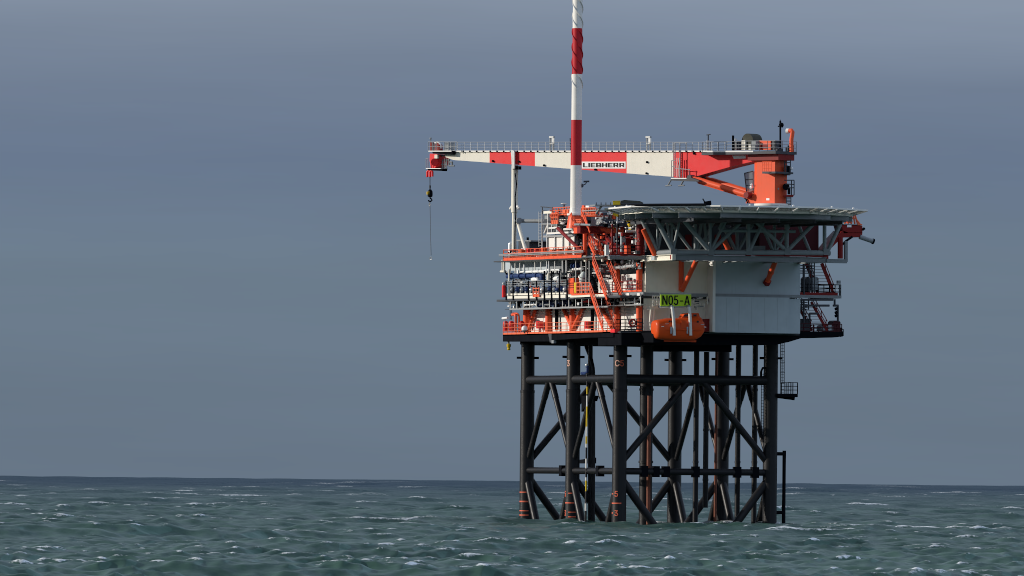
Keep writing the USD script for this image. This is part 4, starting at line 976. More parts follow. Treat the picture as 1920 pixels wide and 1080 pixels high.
# support frame under the truss
sf = thing('helideck_support_frame', 'grey cantilevered girder frame that carries the helideck truss', 'girder frame', at(1263, 489, RY(-14.5)))
F2 = RY(-14.5)
xa, xb2, xc = at(1263, 484, F2)[0], at(1549, 484, F2)[0], at(1587, 484, F2)[0]
zg0, zg1 = at(1400, 490, F2)[2], at(1400, 480, F2)[2]
part(sf, 'front_girder', ibeam(A(xa, -14.5, (zg0 + zg1) / 2), A(xb2, -14.5, (zg0 + zg1) / 2), .4, zg1 - zg0, .05), 'grey')
part(sf, 'front_girder', bar(A(xb2, -14.5, zg0 + .2), A(xc, -14.5, zg0 + .2), .4, .42), 'grey')
part(sf, 'side_girder', ibeam(A(xa, -14.3, (zg0 + zg1) / 2), A(xa, YN + .2, (zg0 + zg1) / 2), .5, zg1 - zg0 + .05, .06), 'cream')
part(sf, 'side_stiffener', box(xa - .27, xa + .27, -9.9, -9.0, zg0 + .08, zg1 - .08), 'wall')
part(sf, 'end_post', box(xa - .3, xa + .1, -14.85, -14.55, zg0 - .03, zg1 + .03), 'cream')
for x in (xa + 4.4, xa + 8.8, xb2 - 4, xb2):
    part(sf, 'cross_girder', ibeam(A(x, -14.3, (zg0 + zg1) / 2), A(x, YN + .4, (zg0 + zg1) / 2), .4, zg1 - zg0, .05), 'grey')
part(sf, 'edge_fascia', bar(A(xa + 1, -14.4, zg1 + .18), A(xb2, -14.4, zg1 + .18), .08, .3), 'dkred')
part(sf, 'brace', tube(at(1277, 545, RY(YN - .1)), at(1277.5, 489, RY(YN - .1)), .28, 12), 'orange')
part(sf, 'brace', tube(at(1279, 544, RY(YN - .2)), at(1306, 488, RY(-10.3)), .26, 12), 'orange')
b0, b1 = at(1438, 529, RY(-7.35)), at(1454, 490, RY(-9.8))
br = part(sf, 'brace', tube(b0, b1, .27, 12), 'orange')
part(br, 'foot', tube(b0 + A(0, .12, -.1), b0 + A(0, -.25, .12), .42, 6), 'dkred')
for px in (1293, 1325): 
    part(sf, 'brace_flange', tube(*(lambda p, q: (p + (q - p) * ((px - 1290) / 80.0), p + (q - p) * ((px - 1286) / 80.0)))(b0, b1), .33, 12), 'orange')

# orange outrigger platform at the right end
og = thing('outrigger_platform', 'orange railed outrigger platform under the right tip of the helideck', 'platform', at(1560, 470, RY(-5)))
O = RY(-5)
part(og, 'hull', slab(pts(O, (1553, 471), (1578, 446), (1590, 444.5), (1616, 444.5), (1617, 436), (1590, 436), (1580, 432), (1566, 447), (1549, 468)), A(0, 1, 0), 2.5), 'dkred')
part(og, 'side_plate', slab(pts(O, (1578, 421), (1600, 421), (1617, 424), (1617, 437), (1582, 437)), A(0, 1, 0), 2.2), 'dkred')
part(og, 'floor', slab(pts(O, (1548, 420), (1616, 421), (1616, 423), (1548, 422)), A(0, 1, 0), 3), 'dkgrey')
for p, q in (((1575.5, 445), (1575.5, 485)),): part(og, 'post', tube(at(*p, O), at(*q, O), .3, 8), 'dkred')
part(og, 'post', tube(at(1586, 452, O), at(1586, 491, O), .24, 8), 'grey')
part(og, 'bracket', pipe(pts(O, (1577, 461), (1586, 452), (1598, 444)), .12, 8), 'girder')
part(og, 'boom_tube', tube(at(1612, 444, O), at(1637, 452.5, O), .25, 12), 'grey')
part(og, 'boom_tip', tube(at(1635.5, 452, O), at(1638.3, 453, O), .3, 12), 'girder')
part(og, 'bracket', tube(at(1617, 431, O), at(1621, 428, O), .14, 8), 'girder')
for a, b in (((1583, 402), (1603, 400)), ((1583, 410), (1606, 409)), ((1602, 399), (1608, 420)), ((1599, 399), (1603, 420)), ((1606, 412), (1613, 421)), ((1584, 400), (1584, 420)), ((1590, 400), (1590, 420)), ((1596, 399), (1596, 420)), ((1608, 421), (1616, 421.5)), ((1553, 411), (1583, 413))):
    part(og, 'rail', tube(at(*a, O), at(*b, O), .09, 6), 'rail_orange')
part(og, 'locker', slab(pts(O, (1584, 402), (1589, 402), (1589, 412), (1584, 412)), A(0, 1, 0), .6), 'yellow')
part(og, 'locker', slab(pts(O, (1590, 412), (1598, 412), (1598, 418), (1590, 418)), A(0, 1, 0), .6), 'orange')
part(og, 'locker', slab(pts(O, (1571, 400), (1577, 400), (1577, 404), (1571, 404)), A(0, 1, 0), .5), 'yellow')
part(og, 'window', slab(pts(O, (1588, 422), (1596, 422), (1596, 426), (1588, 426)), A(0, -1, 0), .05), 'board')
# dark red machinery house between truss and crane
mh = thing('machinery_house', 'machinery house with deep shade painted into its dark red walls behind the helideck truss', 'cabin', at(1480, 470, RY(-3)))
part(mh, 'wall', slab(pts(RY(-3), (1424, 472), (1535, 472), (1535, 414), (1424, 414)), A(0, 1, 0), 4), 'maroon')  # the wall colour itself carries the deep shade
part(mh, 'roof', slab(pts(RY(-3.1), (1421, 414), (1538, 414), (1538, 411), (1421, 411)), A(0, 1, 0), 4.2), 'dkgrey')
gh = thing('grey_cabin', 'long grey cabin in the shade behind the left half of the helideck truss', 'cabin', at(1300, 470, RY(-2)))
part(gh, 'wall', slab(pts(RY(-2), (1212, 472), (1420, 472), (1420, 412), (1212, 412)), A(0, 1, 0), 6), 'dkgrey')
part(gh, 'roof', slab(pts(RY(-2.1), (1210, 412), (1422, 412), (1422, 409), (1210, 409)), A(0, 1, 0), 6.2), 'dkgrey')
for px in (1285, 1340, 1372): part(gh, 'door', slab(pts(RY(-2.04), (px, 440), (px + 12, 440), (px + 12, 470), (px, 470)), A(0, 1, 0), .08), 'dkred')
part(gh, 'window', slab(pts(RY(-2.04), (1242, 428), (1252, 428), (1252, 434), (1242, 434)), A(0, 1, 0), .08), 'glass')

# ------------------------------------------------------------------ lifeboat, davit and name sign
BY = -9.6
lb = thing('lifeboat', 'orange enclosed lifeboat hanging under the lime sign', 'lifeboat', at(1270, 640, RY(BY)))
xl, xr = at(1225.5, 612, RY(BY))[0], at(1318, 612, RY(BY))[0]
zpx = lambda py: at(1270, py, RY(BY))[2]
S = [0, .015, .05, .12, .25, .4, .55, .7, .82, .92, .98, 1.0]
WID = [.75, .95, 1.1, 1.2, 1.27, 1.28, 1.28, 1.26, 1.18, 1.0, .75, .45]
BOT = [627, 633, 636, 637, 638, 638.5, 638.5, 638.5, 637, 632, 624, 618]
TOP = [605, 602, 600.5, 599.5, 597, 597, 596, 592, 591, 594, 603, 611]
v, f, n = [], [], 20
for s, w, b, t_ in zip(S, WID, BOT, TOP):
    x = xl + (xr - xl) * s; zb, ztp = zpx(b), zpx(t_); zm_ = zb + (ztp - zb) * .52
    for i in range(n):
        a = 2 * math.pi * i / n; ca, sa = math.cos(a), math.sin(a)
        yy = math.copysign(abs(ca) ** .68, ca) * w
        zz = zm_ + (math.copysign(abs(sa) ** .74, sa)) * ((ztp - zm_) if sa > 0 else (zm_ - zb))
        v.append([x, BY + yy, zz])
for i in range(len(S) - 1):
    for j in range(n):
        p, q = i * n + j, i * n + (j + 1) % n
        f += [[p, q, q + n], [p, q + n, p + n]]
v += [[xl - .03, BY, zpx(615)], [xr + .03, BY, zpx(614)]]
e = len(S) * n
for j in range(n): f.append([e, (j + 1) % n, j]); f.append([e + 1, e - n + j, e - n + (j + 1) % n])
v = np.array(v); f = np.array(f); tt = v[f]; cv = v.mean(0)
if np.einsum('ij,ij->i', tt[:, 0] - cv, np.cross(tt[:, 1] - cv, tt[:, 2] - cv)).sum() < 0: f = f[:, ::-1]
part(lb, 'hull', (v, f), 'boat', smooth=50)
part(lb, 'rubbing_strake', pipe([A(xl + .12, BY - .8, zpx(618)), A(xl + 1.0, BY - 1.24, zpx(618.5)), A(xl + 3, BY - 1.33, zpx(619)), A(xr - 1, BY - 1.22, zpx(619)), A(xr - .15, BY - .7, zpx(617))], .07, 8), 'boat')
tw = part(lb, 'conning_tower', slab(pts(RY(BY - .55), (1279, 597), (1283, 589.5), (1287, 587), (1310, 587), (1313, 596)), A(0, 1, 0), 1.1), 'boat')
part(tw, 'window', slab(pts(RY(BY - .57), (1281, 594), (1284, 590), (1290, 589), (1290, 593)), A(0, -1, 0), .03), 'glass')
part(tw, 'window', slab(pts(RY(BY - .57), (1300, 589.5), (1306, 589.5), (1306, 594), (1300, 594)), A(0, -1, 0), .03), 'glass')
for px in (1240, 1256, 1278, 1306): part(lb, 'grab_rail', tube(A(at(px, 608, RY(BY))[0], BY - 1.16, zpx(608)), A(at(px + 6, 608, RY(BY))[0], BY - 1.16, zpx(608)), .035, 6), 'wall')
for px in (1247, 1252, 1300): part(lb, 'window', tube(A(at(px, 602, RY(BY))[0], BY - 1.2, zpx(603)), A(at(px, 602, RY(BY))[0], BY - 1.27, zpx(603)), .11, 10), 'glass')
part(lb, 'hatch', box(at(1268, 612, RY(BY))[0], at(1278, 612, RY(BY))[0], BY - 1.31, BY - 1.24, zpx(615), zpx(601)), 'boat')
for px in (1233, 1284, 1312): part(lb, 'reflective_tape', box(at(px, 612, RY(BY))[0], at(px + 4, 612, RY(BY))[0], BY - 1.30 + (.12 if px != 1284 else 0), BY - 1.1, zpx(613.4), zpx(612.2)), 'board')
part(lb, 'release_hook', pipe([A(at(1258, 598, RY(BY))[0], BY, zpx(597)), A(at(1258, 598, RY(BY))[0], BY, zpx(590)), A(at(1260, 598, RY(BY))[0], BY, zpx(587))], .08, 8), 'girder')
part(lb, 'skeg', box(xl + 1.2, xr - .8, BY - .12, BY + .12, zpx(641), zpx(637.5)), 'boat')
dv = thing('lifeboat_davit', 'white davit arms in front of the orange lifeboat', 'davit', at(1262, 629, RY(BY - 1.5)))
D_ = RY(BY - 1.45)
for xs_ in ((1260.5, 575, 1264.5, 629), (1292, 575, 1295, 629)):
    a, b = at(xs_[0], xs_[1], D_), at(xs_[2], xs_[3], D_)
    ar = part(dv, 'arm', pipe([a, a + (b - a) * .35 + RH * .05, b], .17, 10), 'white')
    part(ar, 'pad', tube(b - RH * .35 - UZ * -.9, b - RH * .35 + UZ * .2, .09, 8), 'wall')
    part(dv, 'top_beam', bar(a + UZ * .05, A(a[0], YN - .1, a[2] + .05), .2, .25), 'grey')
part(dv, 'head', slab(pts(D_, (1258.5, 575), (1263, 575), (1263, 579), (1258.5, 579)), A(0, 1, 0), .5), 'white')
cw = thing('davit_winch_stand', 'cream winch head on twin legs left of the lifeboat', 'winch stand', at(1221, 618, RY(-7.5)))
C_ = RY(-7.5)
part(cw, 'head', slab(pts(C_, (1219, 575), (1235.5, 574.5), (1235.5, 579.5), (1219, 580.5)), A(0, 1, 0), .9), 'cream')
for a, b in (((1221, 580), (1219, 604)), ((1219.5, 603), (1221, 618)), ((1226, 580), (1222.5, 618))):
    part(cw, 'leg', tube(at(*a, C_), at(*b, C_), .14, 8), 'cream')
cg = thing('service_cage', 'white tubular service cage beside the left edge of the lime sign', 'cage', at(1230, 574, C_))
for px in (1223.5, 1227, 1232, 1237): part(cg, 'upright', tube(at(px, 574.5, C_), at(px, 554.5, C_), .06, 6), 'white')
for py in (555, 561, 567.5, 573.5): part(cg, 'hoop', tube(at(1223, py, C_), at(1239, py, C_), .055, 6), 'white')
SG = RY(BY - .9)
ns = thing('name_sign', 'lime green platform name sign with black lettering above the lifeboat', 'sign', at(1238.5, 574, SG))
part(ns, 'board', slab(pts(SG, (1238.5, 552), (1296, 552), (1296, 574), (1238.5, 574)), A(0, 1, 0), .08), 'lime', smooth=False)
o = at(1241.5, 571.3, SG) - A(0, .012, 0); wdt = at(1293.5, 571, SG)[0] - o[0]; hh = at(1241, 553.8, SG)[2] - o[2]
part(ns, 'lettering', cat(*[text('N05-A', hh, o + A(d_, -n * .003, 0), A(1, 0, 0), UZ, .02, False, width=wdt - .06) for n, d_ in enumerate((0, .05))]), 'ink', smooth=False, label='black lettering N05-A')
part(ns, 'frame', cat(*[bar(at(x0, y0, SG) - A(0, -.1, 0), at(x1, y1, SG) - A(0, -.1, 0), .08, .12) for x0, y0, x1, y1 in ((1238, 575, 1297, 575), (1238, 551, 1297, 551))]), 'steel')
for px in (1258, 1277, 1292): part(ns, 'bracket', tube(at(px, 575, RY(BY - .85)), at(px, 570, RY(BY - .85)) + A(0, 3.0, 0), .07, 6), 'steel')
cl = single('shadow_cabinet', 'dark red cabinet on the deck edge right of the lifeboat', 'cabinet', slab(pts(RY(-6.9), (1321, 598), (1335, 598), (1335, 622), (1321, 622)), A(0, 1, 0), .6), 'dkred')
pk = thing('pipe_rack', 'cluster of small grey pipes and valves right of the lime sign', 'pipework', at(1300, 574, RY(-6.6)))
rng = random.Random(21)
for i in range(26):
    x, y = rng.uniform(1299, 1330), rng.uniform(556, 575); w = rng.uniform(2, 9)
    if rng.random() < .55: m = tube(at(x, y, RY(-6.6)), at(x + w, y, RY(-6.6)), rng.uniform(.03, .09), 6)
    else: m = tube(at(x, y, RY(-6.8)), at(x, y + w * .8, RY(-6.8)), rng.uniform(.03, .09), 6)
    part(pk, 'pipe', m, rng.choice(['steel', 'white', 'grey', 'dkgrey']))
part(pk, 'upright', tube(at(1326.5, 556, RY(-6.9)), at(1326.5, 571, RY(-6.9)), .07, 6), 'white')
for y0, y1, w in ((489, 499, 6), (511, 526, 4), (538, 549, 5), (556, 573, 5), (579, 587, 4), (594, 600, 4), (607, 612, 4)):
    pass

# ------------------------------------------------------------------ stair tower and walkways on the right end
rw = thing('end_walkway', 'grey cantilevered stair landing halfway up the right end of the module', 'walkway', at(1540, 559, RY(-3)))
x0_, x1_ = XR + .05, at(1577, 556, RY(-3))[0]
z0_, z1_ = at(1540, 559, RY(-3))[2], at(1540, 553.5, RY(-3))[2]
part(rw, 'edge_beam', box(x0_, x1_, -3.1, -2.9, z0_, z1_), 'grey')
part(rw, 'edge_beam', box(x1_ - .2, x1_, -2.9, 5, z0_, z1_), 'grey')
part(rw, 'floor', box(x0_, x1_ - .2, -2.9, 5, z1_ - .1, z1_ - .02), 'dkgrey')
part(rw, 'kick_plate', box(x0_, x1_ - .4, -3.06, -3.02, z1_, z1_ + .28), 'dkred')
E_ = RY(-3.0)
railing('dark rail along the stair landing halfway up the right end', [A(x0_, -3.0, z1_), A(x1_ - .05, -3.0, z1_), A(x1_ - .05, 4.5, z1_)], 'girder', 1.15, 1.4, .045)
railing('dark red rail on the bottom deck at the right end below the stairs', [A(x0_, -5.6, Z0), A(at(1578, 622, RY(-5.6))[0], -5.6, Z0), A(at(1578, 622, RY(-5.6))[0], 3, Z0)], 'maroon', 1.15, 1.2, .045)
for lab, p, q in (('upper dark stair flight at the right end of the module', (1540, 494), (1563, 551)), ('lower dark stair flight at the right end of the module', (1521, 566), (1551, 620))):
    a, b = at(*p, RY(-2.6)), at(*q, RY(-2.6))
    stairs(lab, a, b, A(-1.1, 1.6, 0), 'dkred', .3, True, None, .045)
for lab, p, q in (('upper slim stair string beside the upper dark flight', (1528, 505), (1545, 551)),):
    pass
for lab, xy, m in (('tall dark cabinet on the stair landing at the right end', (1511, 519, 1519, 551), 'dkgrey'), ('light grey cabinet behind the rail of the right stair landing', (1524, 519, 1535, 545), 'wall'),
                   ('dark round-topped tank at the bottom right beside the grey wall', (1501, 598, 1519, 622), 'dkgrey'), ('pale grey tank under the lower right stairs', (1541, 609, 1562, 621), 'wall'),
                   ('dark red locker at the bottom right corner of the module', (1562, 601, 1576, 622), 'maroon')):
    x0, y0, x1, y1 = xy; ch = 3
    t = thing('deck_cabinet', lab, 'cabinet', at((x0 + x1) / 2, y1, RY(-1.6)))
    part(t, 'body', slab(pts(RY(-1.6), (x0, y1), (x0, y0 + ch), (x0 + ch, y0), (x1 - ch, y0), (x1, y0 + ch), (x1, y1)), A(0, 1, 0), 1.4), m)
    part(t, 'plinth', slab(pts(RY(-1.7), (x0 - .5, y1), (x1 + .5, y1), (x1 + .5, y1 - 1.5), (x0 - .5, y1 - 1.5)), A(0, 1, 0), 1.5), 'girder')
fr = thing('lamp_gantry', 'dark pipe gantry with lamps hung under the right stair landing', 'frame', at(1571, 605, E_))
for a, b in (((1500, 562), (1562, 562)), ((1562, 573), (1572, 573)), ((1571, 573), (1571, 603)), ((1565, 561), (1565, 573)), ((1507, 560), (1507, 605)), ((1508, 573), (1555, 573)), ((1518, 588), (1534, 588)), ((1518, 588), (1518, 603))):
    part(fr, 'pipe', tube(at(*a, E_), at(*b, E_), .12, 8), 'dkgrey')
for py in (579, 586, 592): part(fr, 'lamp', tube(at(1566, py + 1, E_), at(1570, py - 1, E_), .16, 8), 'girder')
up = thing('cable_tray_bundle', 'dark cable trays under the top girder at the right end', 'cable tray', at(1515, 512, E_))
for y0 in (497, 502, 507, 511): part(up, 'tray', box(x0_, at(1530, y0, E_)[0], -2.6, -1.4, at(1510, y0 + 1.6, E_)[2], at(1510, y0, E_)[2]), 'dkgrey')
for px in (1507, 1517, 1522, 1527): part(up, 'hanger', tube(at(px, 493, E_), at(px, 551, E_), .13 if px == 1507 else .06, 6), 'dkgrey')
lw2 = thing('low_tray_bundle', 'dark cable trays under the right stair landing', 'cable tray', at(1515, 580, E_))
for y0 in (566, 570, 575, 579): part(lw2, 'tray', box(x0_, at(1517, y0, E_)[0], -2.6, -1.6, at(1510, y0 + 1.6, E_)[2], at(1510, y0, E_)[2]), 'dkgrey')
for px in (1503, 1516): part(lw2, 'hanger', tube(at(px, 559, E_), at(px, 581, E_), .07, 6), 'dkgrey')
fl_ = thing('corner_floodlight', 'square grey floodlight on a post at the right end of the stair landing', 'floodlight', at(1574, 553, E_))
part(fl_, 'post', tube(at(1574, 556, E_), at(1574, 533, E_), .07, 6), 'dkgrey')
part(fl_, 'lamp', slab(pts(E_, (1570.5, 526), (1576.5, 526), (1576.5, 532), (1570.5, 532)), A(0, 1, 0), .3), 'grey')
part(fl_, 'lens', slab(pts(RY(-3.35), (1567, 536), (1571.5, 536), (1571.5, 541), (1567, 541)), A(0, 1, 0), .2), 'board')
hl = thing('escape_hoop', 'small dark hooped ladder bracket at the bottom right corner of the deck', 'ladder', at(1579, 631, RY(-5.6)))
for a, b in (((1577, 615), (1577, 631)), ((1581, 617), (1581, 630)), ((1577, 622), (1581, 622)), ((1575, 631), (1580, 630)), ((1577, 616), (1581, 618))): part(hl, 'rail', tube(at(*a, RY(-5.6)), at(*b, RY(-5.6)), .06, 6), 'girder')
# ------------------------------------------------------------------ sunlit face: rails, stairs, pipework and equipment
def yz(px, py, x): 
    p = at(px, py, LX(x)); return p
# top deck
a, b = yz(944, 488, -2.5), yz(1090, 482, -2.5)
railing('orange railing along the sunlit edge of the top deck', [A(-2.5, a[1], ZTOP), A(-2.5, b[1], ZTOP)], 'rail_orange', 1.15, 1.3, .038, .2)
railing('orange railing across the far end of the top deck', [A(-2.5, a[1], ZTOP), A(3.0, a[1], ZTOP)], 'rail_orange', 1.15, 1.2, .05, .2)
for n, (y0, lab) in enumerate(((477.5, 'upper grey conduit running outside the orange top deck railing'), (480, 'lower grey conduit running outside the orange top deck railing'))):
    single('conduit', lab, 'pipe', tube(at(936, y0, LX(-2.75)), at(1094, y0 - 7.5, LX(-2.75)), .055, 8), 'steel')
for px, py, w, h, m, lab in ((974, 469, 5, 8, 'rail_orange', 'orange locker by the foot of the boom rest on the top deck'), (988, 466, 4, 9, 'red', 'small red hose cabinet behind the orange railing, nearer the far end'),
                             (1003, 466, 4, 9, 'red', 'small red hose cabinet behind the orange railing, halfway along'), (1016, 465, 4, 10, 'orange', 'orange locker at the foot of the tall ladder'),
                             (1033, 468, 5, 12, 'rail_orange', 'orange panel box below the left white wall bay'), (1046, 467, 5, 12, 'rail_orange', 'orange panel box below the second white wall bay'),
                             (1062, 466, 5, 13, 'rail_orange', 'orange panel box below the third white wall bay')):
    t = thing('deck_locker', lab, 'locker', yz(px, py + h, -2.0))
    part(t, 'body', slab(pts(LX(-2.0), (px - w / 2, py + h), (px + w / 2, py + h), (px + w / 2, py), (px - w / 2, py)), A(1, 0, 0), .5), m)
    part(t, 'lid', slab(pts(LX(-2.04), (px - w / 2 - .4, py + .8), (px + w / 2 + .4, py + .8), (px + w / 2 + .4, py - .4), (px - w / 2 - .4, py - .4)), A(1, 0, 0), .58), m)
wv = thing('dark_skid_housing', 'dark skid housing with a stub stack behind the boom rest', 'machine', yz(982, 475, 1.5))
part(wv, 'body', slab(pts(LX(1.5), (972, 484), (993, 484), (993, 453), (972, 452)), A(1, 0, 0), 2.5), 'dkgrey')
part(wv, 'roof', slab(pts(LX(1.4), (968, 452), (995, 453), (995, 450.5), (968, 449.5)), A(1, 0, 0), 2.8), 'grey')
part(wv, 'stack', tube(yz(989.5, 451, 2), yz(989.5, 445, 2), .14, 8), 'girder')
vs = thing('silver_vessel', 'small silver vessel left of the boom rest post', 'vessel', yz(958, 475, .8))
part(vs, 'shell', lathe(yz(957.5, 484, .8), UZ, [(0, .3), (1.5, .3), (1.7, .2), (1.8, .05)], 14), 'silver')
part(vs, 'valve', tube(yz(957.5, 466, .8), yz(957.5, 459, .8), .1, 6), 'grey')
# white module on the top deck
wm = thing('white_wall_module', 'white panelled module with grey frame on the top deck left of the mast', 'module', yz(1050, 475, .2))
part(wm, 'core', slab(pts(LX(.2), (1026, 480), (1078, 477.5), (1078, 441), (1026, 443)), A(1, 0, 0), 3.2), 'white')
for x0, x1 in ((1028.5, 1040), (1042.5, 1054), (1057, 1067), (1068.5, 1077)):
    part(wm, 'panel', slab(pts(LX(.12), (x0, 478), (x1, 477.5), (x1, 444.5 - (x1 - 1026) * .03), (x0, 445 - (x0 - 1026) * .03)), A(1, 0, 0), .08), 'white')
for px in (1026.5, 1041, 1055.5, 1067.5, 1077.5): part(wm, 'frame_post', tube(yz(px, 480, .02), yz(px, 440, .02), .12, 8), 'steel')
part(wm, 'top_beam', bar(yz(1020, 443.5, 0), yz(1080, 441, 0), .2, .22), 'steel')
part(wm, 'roof', slab(pts(LX(-.3), (1024, 439), (1083, 436.5), (1083, 433.5), (1024, 436)), A(1, 0, 0), 3.6), 'dkgrey')
part(wm, 'roof_edge', bar(yz(1026, 437.8, -.35), yz(1092, 434.6, -.35), .15, .2), 'white')
part(wm, 'dark_recess', slab(pts(LX(.6), (1079, 479), (1112, 477.5), (1112, 438), (1079, 439)), A(1, 0, 0), 2.5), 'girder')  # solid black block painted in for the shade of a recess
# open tower above it
tf = thing('access_tower', 'grey open steel access tower with walkways above the white module left of the mast', 'steel frame', yz(1040, 436, .2))
for p, q, r, m in (((1016.5, 480), (1016.5, 401), .1, 'white'), ((1028, 436), (1028, 400), .12, 'white'), ((1019, 400.5), (1034, 399), .0, ''), ((1021, 437), (1028, 421), .12, 'white'), ((1055, 420), (1055, 412), .1, 'white'), ((1071, 420), (1071, 411), .1, 'white'),
                   ((1049, 413.5), (1071, 412), .0, ''), ((1016, 420.5), (1046, 420), .1, 'steel'), ((1030, 428), (1047, 427.5), .12, 'white'), ((1035, 436), (1035, 421), .1, 'steel'), ((1045, 436), (1045, 421), .1, 'steel'), ((1058, 430), (1080, 429), .14, 'white'), ((1017, 395), (1034, 397), .06, 'dkgrey'), ((1017, 388), (1017, 401), .06, 'dkgrey'), ((1014, 387.5), (1038, 390), .05, 'dkgrey'), ((1036, 399), (1036, 388), .08, 'dkgrey')):
    if r: part(tf, 'member', tube(yz(*p, .1), yz(*q, .1), r, 8), m)
part(tf, 'beam', slab(pts(LX(0), (1019, 396), (1034, 395), (1034, 400), (1019, 401)), A(1, 0, 0), .3), 'cream')
part(tf, 'beam', slab(pts(LX(0), (1049, 411.5), (1070, 410), (1070, 414), (1049, 415.5)), A(1, 0, 0), .3), 'cream')
part(tf, 'tank', slab(pts(LX(.6), (1036, 421), (1046, 421), (1046, 427), (1036, 427)), A(1, 0, 0), 1.0), 'cream')
part(tf, 'floor', slab(pts(LX(0), (1018, 414), (1090, 411), (1090, 412.5), (1018, 415.5)), A(1, 0, 0), 3), 'dkgrey')
part(tf, 'inner_wall', slab(pts(LX(1.2), (1019, 436), (1095, 433), (1095, 398), (1019, 402)), A(1, 0, 0), 2.5), 'dkgrey')
part(tf, 'window_frame', slab(pts(LX(1.1), (1021, 411), (1027, 411), (1027, 404), (1021, 404)), A(1, 0, 0), .1), 'grey')
part(tf, 'equipment', slab(pts(LX(.4), (1056, 428), (1068, 428), (1068, 416), (1056, 416)), A(1, 0, 0), .7), 'girder')
ladder('tall grey caged ladder left of the open steel frame', yz(1010.5, 397, -.1), yz(1010.5, 463, -.1), yz(1015.5, 463, -.1) - yz(1010.5, 463, -.1), 'steel', False)
ds = thing('satellite_dish', 'flat white dish antenna on a short stand left of the mast', 'antenna', yz(1057.5, 390, .5))
part(ds, 'dish', lathe(yz(1057.5, 383.5, .5), UZ, [(0, .1), (.06, .33), (.12, .36), (.16, .3)], 18), 'board')
part(ds, 'stand', tube(yz(1057.5, 392, .5), yz(1057.5, 384, .5), .1, 8), 'dkgrey')
zq = yz(1050, 404, -.6)[2]
railing('upper orange railing on the walkway left of the mast', [A(-.6, yz(1037, 404, -.6)[1], zq), A(-.6, yz(1072, 402, -.6)[1], zq)], 'rail_orange', .85, .8, .05, .15)
zq = yz(1040, 420, -1.2)[2]
railing('small orange railing on the landing below the upper walkway', [A(-1.2, yz(1034, 420, -1.2)[1], zq), A(-1.2, yz(1046, 420, -1.2)[1], zq)], 'rail_orange', 1.1, .7, .06, .3)
for px, py, r in ((1036, 405, .3), (1043, 402, .25)):
    single('hose_reel', 'orange hose reel at the %s end of the upper walkway' % ('outer' if px < 1040 else 'inner'), 'hose reel', ring(yz(px, py, -1.0), A(1, 0, 0), r, .1, 16, 6), 'orange')
for i, (px, py, w, h) in enumerate(((1057, 397, 5, 6), (1064, 398, 3, 9))):
    single('signal_box', 'orange box on the upper walkway rail %s' % ('near the dish antenna' if i == 0 else 'close to the mast'), 'box', slab(pts(LX(-.7), (px - w / 2, py + h / 2), (px + w / 2, py + h / 2), (px + w / 2, py - h / 2), (px - w / 2, py - h / 2)), A(1, 0, 0), .4), 'rail_orange')

# mast platform with its braces and stair
mpf = thing('mast_platform', 'orange cantilevered platform carrying the red and white mast', 'platform', A(mb[0], mb[1], yz(1085, 437, -3.2)[2]))
zp = yz(1080, 426, -3.0)[2]; zpb = yz(1080, 437.5, -3.0)[2]
yA, yB = yz(1075.5, 430, -3.0)[1], yz(1088, 430, -3.0)[1]
part(mpf, 'box_girder', slab([A(-3.0, yA, zpb), A(-3.0, yB, zpb), A(-3.0, yB, zp), A(-3.0, yA, zp)], A(1, 0, 0), 5.0), 'orange', smooth=False)
part(mpf, 'floor', box(-3.1, 2.2, yB - .2, yA + .2, zp + .01, zp + .12), 'dkred')
part(mpf, 'arm', slab(pts(RY(yB - .05), (1088, 426), (1124, 427), (1130, 437), (1088, 437)), A(0, 1, 0), .9), 'dkred')
part(mpf, 'mast_seat', lathe(A(mb[0], mb[1], zp), UZ, [(0, 1.0), (mb[2] - zp, .75)], 20), 'orange')
for p, q, x, r, m in (((1046, 428), (1095, 476), -1.5, .19, 'dkred'), ((1097, 438), (1097, 479), -1.2, .24, 'orange'), ((1103, 439), (1129, 465), -.8, .17, 'dkred'), ((1118, 440), (1172, 479), -.4, .32, 'dkred'), ((1131, 438), (1150, 462), -.4, .28, 'dkred'), ((1131, 464), (1131, 479), -.6, .26, 'orange')):
    part(mpf, 'brace', tube(at(*p, LX(x)), at(*q, LX(x)), r, 10), m)
for px0, px1, py0, py1 in ((1069, 1080, 402, 426), (1071, 1077, 399, 430), (1090, 1102, 396, 426), (1097, 1106, 405, 436)):
    part(mpf, 'ladder_stile', bar(at(px0, py0, LX(-2.9)), at(px1, py1, LX(-2.9)), .1, .18), 'orange')
for px0, px1, y0, y1, m_ in ((1090, 1117, 390, 404, 'rail_orange'), (1073, 1090, 412, 425, 'rail_orange')):
    for y in np.linspace(y0, y1, 4): part(mpf, 'rail', tube(at(px0, y, LX(-2.6)), at(px1, y - .6, LX(-2.6)), .06, 6), m_)
    for x in np.linspace(px0, px1, 7): part(mpf, 'rail_post', tube(at(x, y0, LX(-2.6)), at(x, y1, LX(-2.6)), .06, 6), m_)
part(mpf, 'upper_floor', slab(pts(LX(-2.5), (1090, 405), (1118, 404), (1118, 405.6), (1090, 406.6)), A(1, 0, 0), 2), 'orange')
part(mpf, 'rail_box', slab(pts(LX(-2.7), (1098, 385.5), (1104, 385.5), (1104, 389), (1098, 389)), A(1, 0, 0), .5), 'board')
